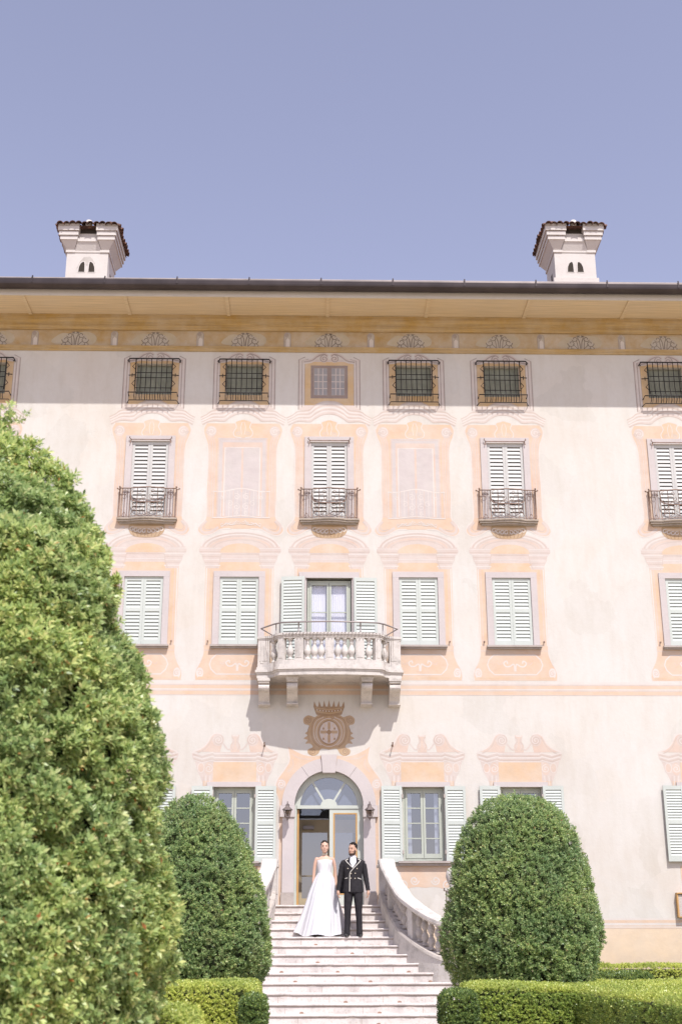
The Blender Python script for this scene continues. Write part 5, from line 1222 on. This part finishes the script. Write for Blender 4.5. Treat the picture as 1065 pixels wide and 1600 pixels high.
def yj(x, z):
    rx, ry = np.interp(z, JZ, JX), np.interp(z, JZ, JY); return .005-ry*math.sqrt(max(0, 1-(x/rx)**2))
def strip(path, wd, off, name, mat):
    P = []; n = 8
    for a, c in zip(path, path[1:]): P += [(a[0]+(c[0]-a[0])*i/n, a[1]+(c[1]-a[1])*i/n) for i in range(n)]
    P.append(path[-1]); V = []
    for i, (x, z) in enumerate(P):
        a = P[max(i-1, 0)]; c = P[min(i+1, len(P)-1)]; dx, dz = c[0]-a[0], c[1]-a[1]; q = math.hypot(dx, dz); nx, nz_ = -dz/q*wd/2, dx/q*wd/2
        for sg in (-1, 1): V.append((x+sg*nx, yj(x+sg*nx, z+sg*nz_)-off, z+sg*nz_))
    b = MB(); m_ = len(V); V2 = [(x, y+.008, z) for x, y, z in V]
    b.add(V+V2, [(2*i, 2*i+1, 2*i+3, 2*i+2) for i in range(len(P)-1)]+[(2*i, 2*i+2, 2*i+2+m_, 2*i+m_) for i in range(len(P)-1)]+[(2*i+1, 2*i+3, 2*i+3+m_, 2*i+1+m_) for i in range(len(P)-1)], 0)
    return b.build(name, mat, gm_)
def patch(L, Rr, off, name, mat):
    V = []; b = MB(); n0 = 12; zt, zb = L[0][1], L[-1][1]
    for i in range(n0+1):
        z = zt+(zb-zt)*i/n0; xl = np.interp(-z, [-p[1] for p in L], [p[0] for p in L]); xr = np.interp(-z, [-p[1] for p in Rr], [p[0] for p in Rr])
        for j in range(7): x = xl+(xr-xl)*j/6; V.append((x, yj(x, z)-off, z))
    b.add(V, [(i*7+j, i*7+j+1, (i+1)*7+j+1, (i+1)*7+j) for i in range(n0) for j in range(6)], 0, True); return b.build(name, mat, gm_)
patch([(-.060, 1.52), (-.062, 1.42), (-.014, 1.315)], [(.060, 1.52), (.062, 1.42), (-.002, 1.315)], .004, 'shirt', 'shirt')
patch([(-.085, 1.51), (-.135, 1.44), (-.03, 1.315)], [(-.058, 1.51), (-.062, 1.42), (-.012, 1.315)], .008, 'lapel', 'suit')
patch([(.058, 1.51), (.062, 1.42), (-.005, 1.315)], [(.085, 1.51), (.135, 1.44), (.022, 1.315)], .008, 'lapel', 'suit')
strip([(-.098, 1.488), (-.150, 1.462), (-.125, 1.425), (-.018, 1.318)], .013, .013, 'piping', 'trim')
strip([(.098, 1.488), (.150, 1.462), (.125, 1.425), (.005, 1.305), (-.055, 1.235), (-.070, 1.20), (-.076, .855)], .013, .013, 'piping', 'trim')
strip([(-.170, 1.108), (-.112, 1.118)], .012, .010, 'pocket_piping', 'trim'); strip([(.086, 1.118), (.165, 1.095)], .012, .010, 'pocket_piping', 'trim')
for x, z in ((-.108, 1.297), (.077, 1.297), (.038, 1.203), (.034, 1.106), (-.048, 1.11), (-.045, 1.20)):
    q = MB(); q.lathe([(0, -.006), (.011, -.005), (.0125, 0), (0, .001)], n=8); q.build('button', 'gold', gm_, (x, yj(x, z)-.009, z), rot=(PI/2, 0, 0))
b = MB()
for s in (-1, 1):
    P = [(s*.085, 0, .88), (s*.096, 0, .74), (s*.106, -.005, .62), (s*.110, -.008, .48), (s*.115, .0, .34), (s*.120, .004, .20), (s*.123, .006, .10), (s*.124, .0, .022)]
    rr = []
    for i, (p, rx, ry) in enumerate(zip(P, (.098, .092, .080, .068, .062, .059, .060, .066), (.11, .108, .092, .080, .076, .078, .092, .104))):
        rr.append([(p[0]+rx*(1+.035*math.sin(3*a+i*1.7))*math.cos(a), p[1]+ry*(1+.03*math.sin(2*a+i))*math.sin(a), p[2]+.006*math.sin(2*a+i*2)) for a in [2*PI*j/22 for j in range(22)]])
    b.loft(rr, 0, False)
b.loft([ring(0, 0, z, rx, ry, 24) for z, rx, ry in ((.82, .165, .12), (.9, .175, .125), (1.0, .16, .115))], 0, False); b.build('trousers', 'suit', gm_)
for s in (-1, 1):
    q = MB(); q.loft([[(s*.125+s*.02*(-y_*2.5)+w_*math.cos(a), y_, .004+max(0, h*math.sin(a))) for a in [PI*j/8 for j in range(9)]] for y_, w_, h in ((.08, .03, .05), (.06, .040, .085), (-.02, .043, .095), (-.10, .046, .065), (-.17, .042, .045), (-.205, .022, .03))]); q.build('shoe', 'shoe', gm_)
b = MB(); b.loft([ring(0, .004, z, rx, ry, 20) for z, rx, ry in ((1.495, .080, .074), (1.525, .070, .068), (1.555, .062, .064))], 0, False); b.build('shirt_collar', 'shirt', gm_)
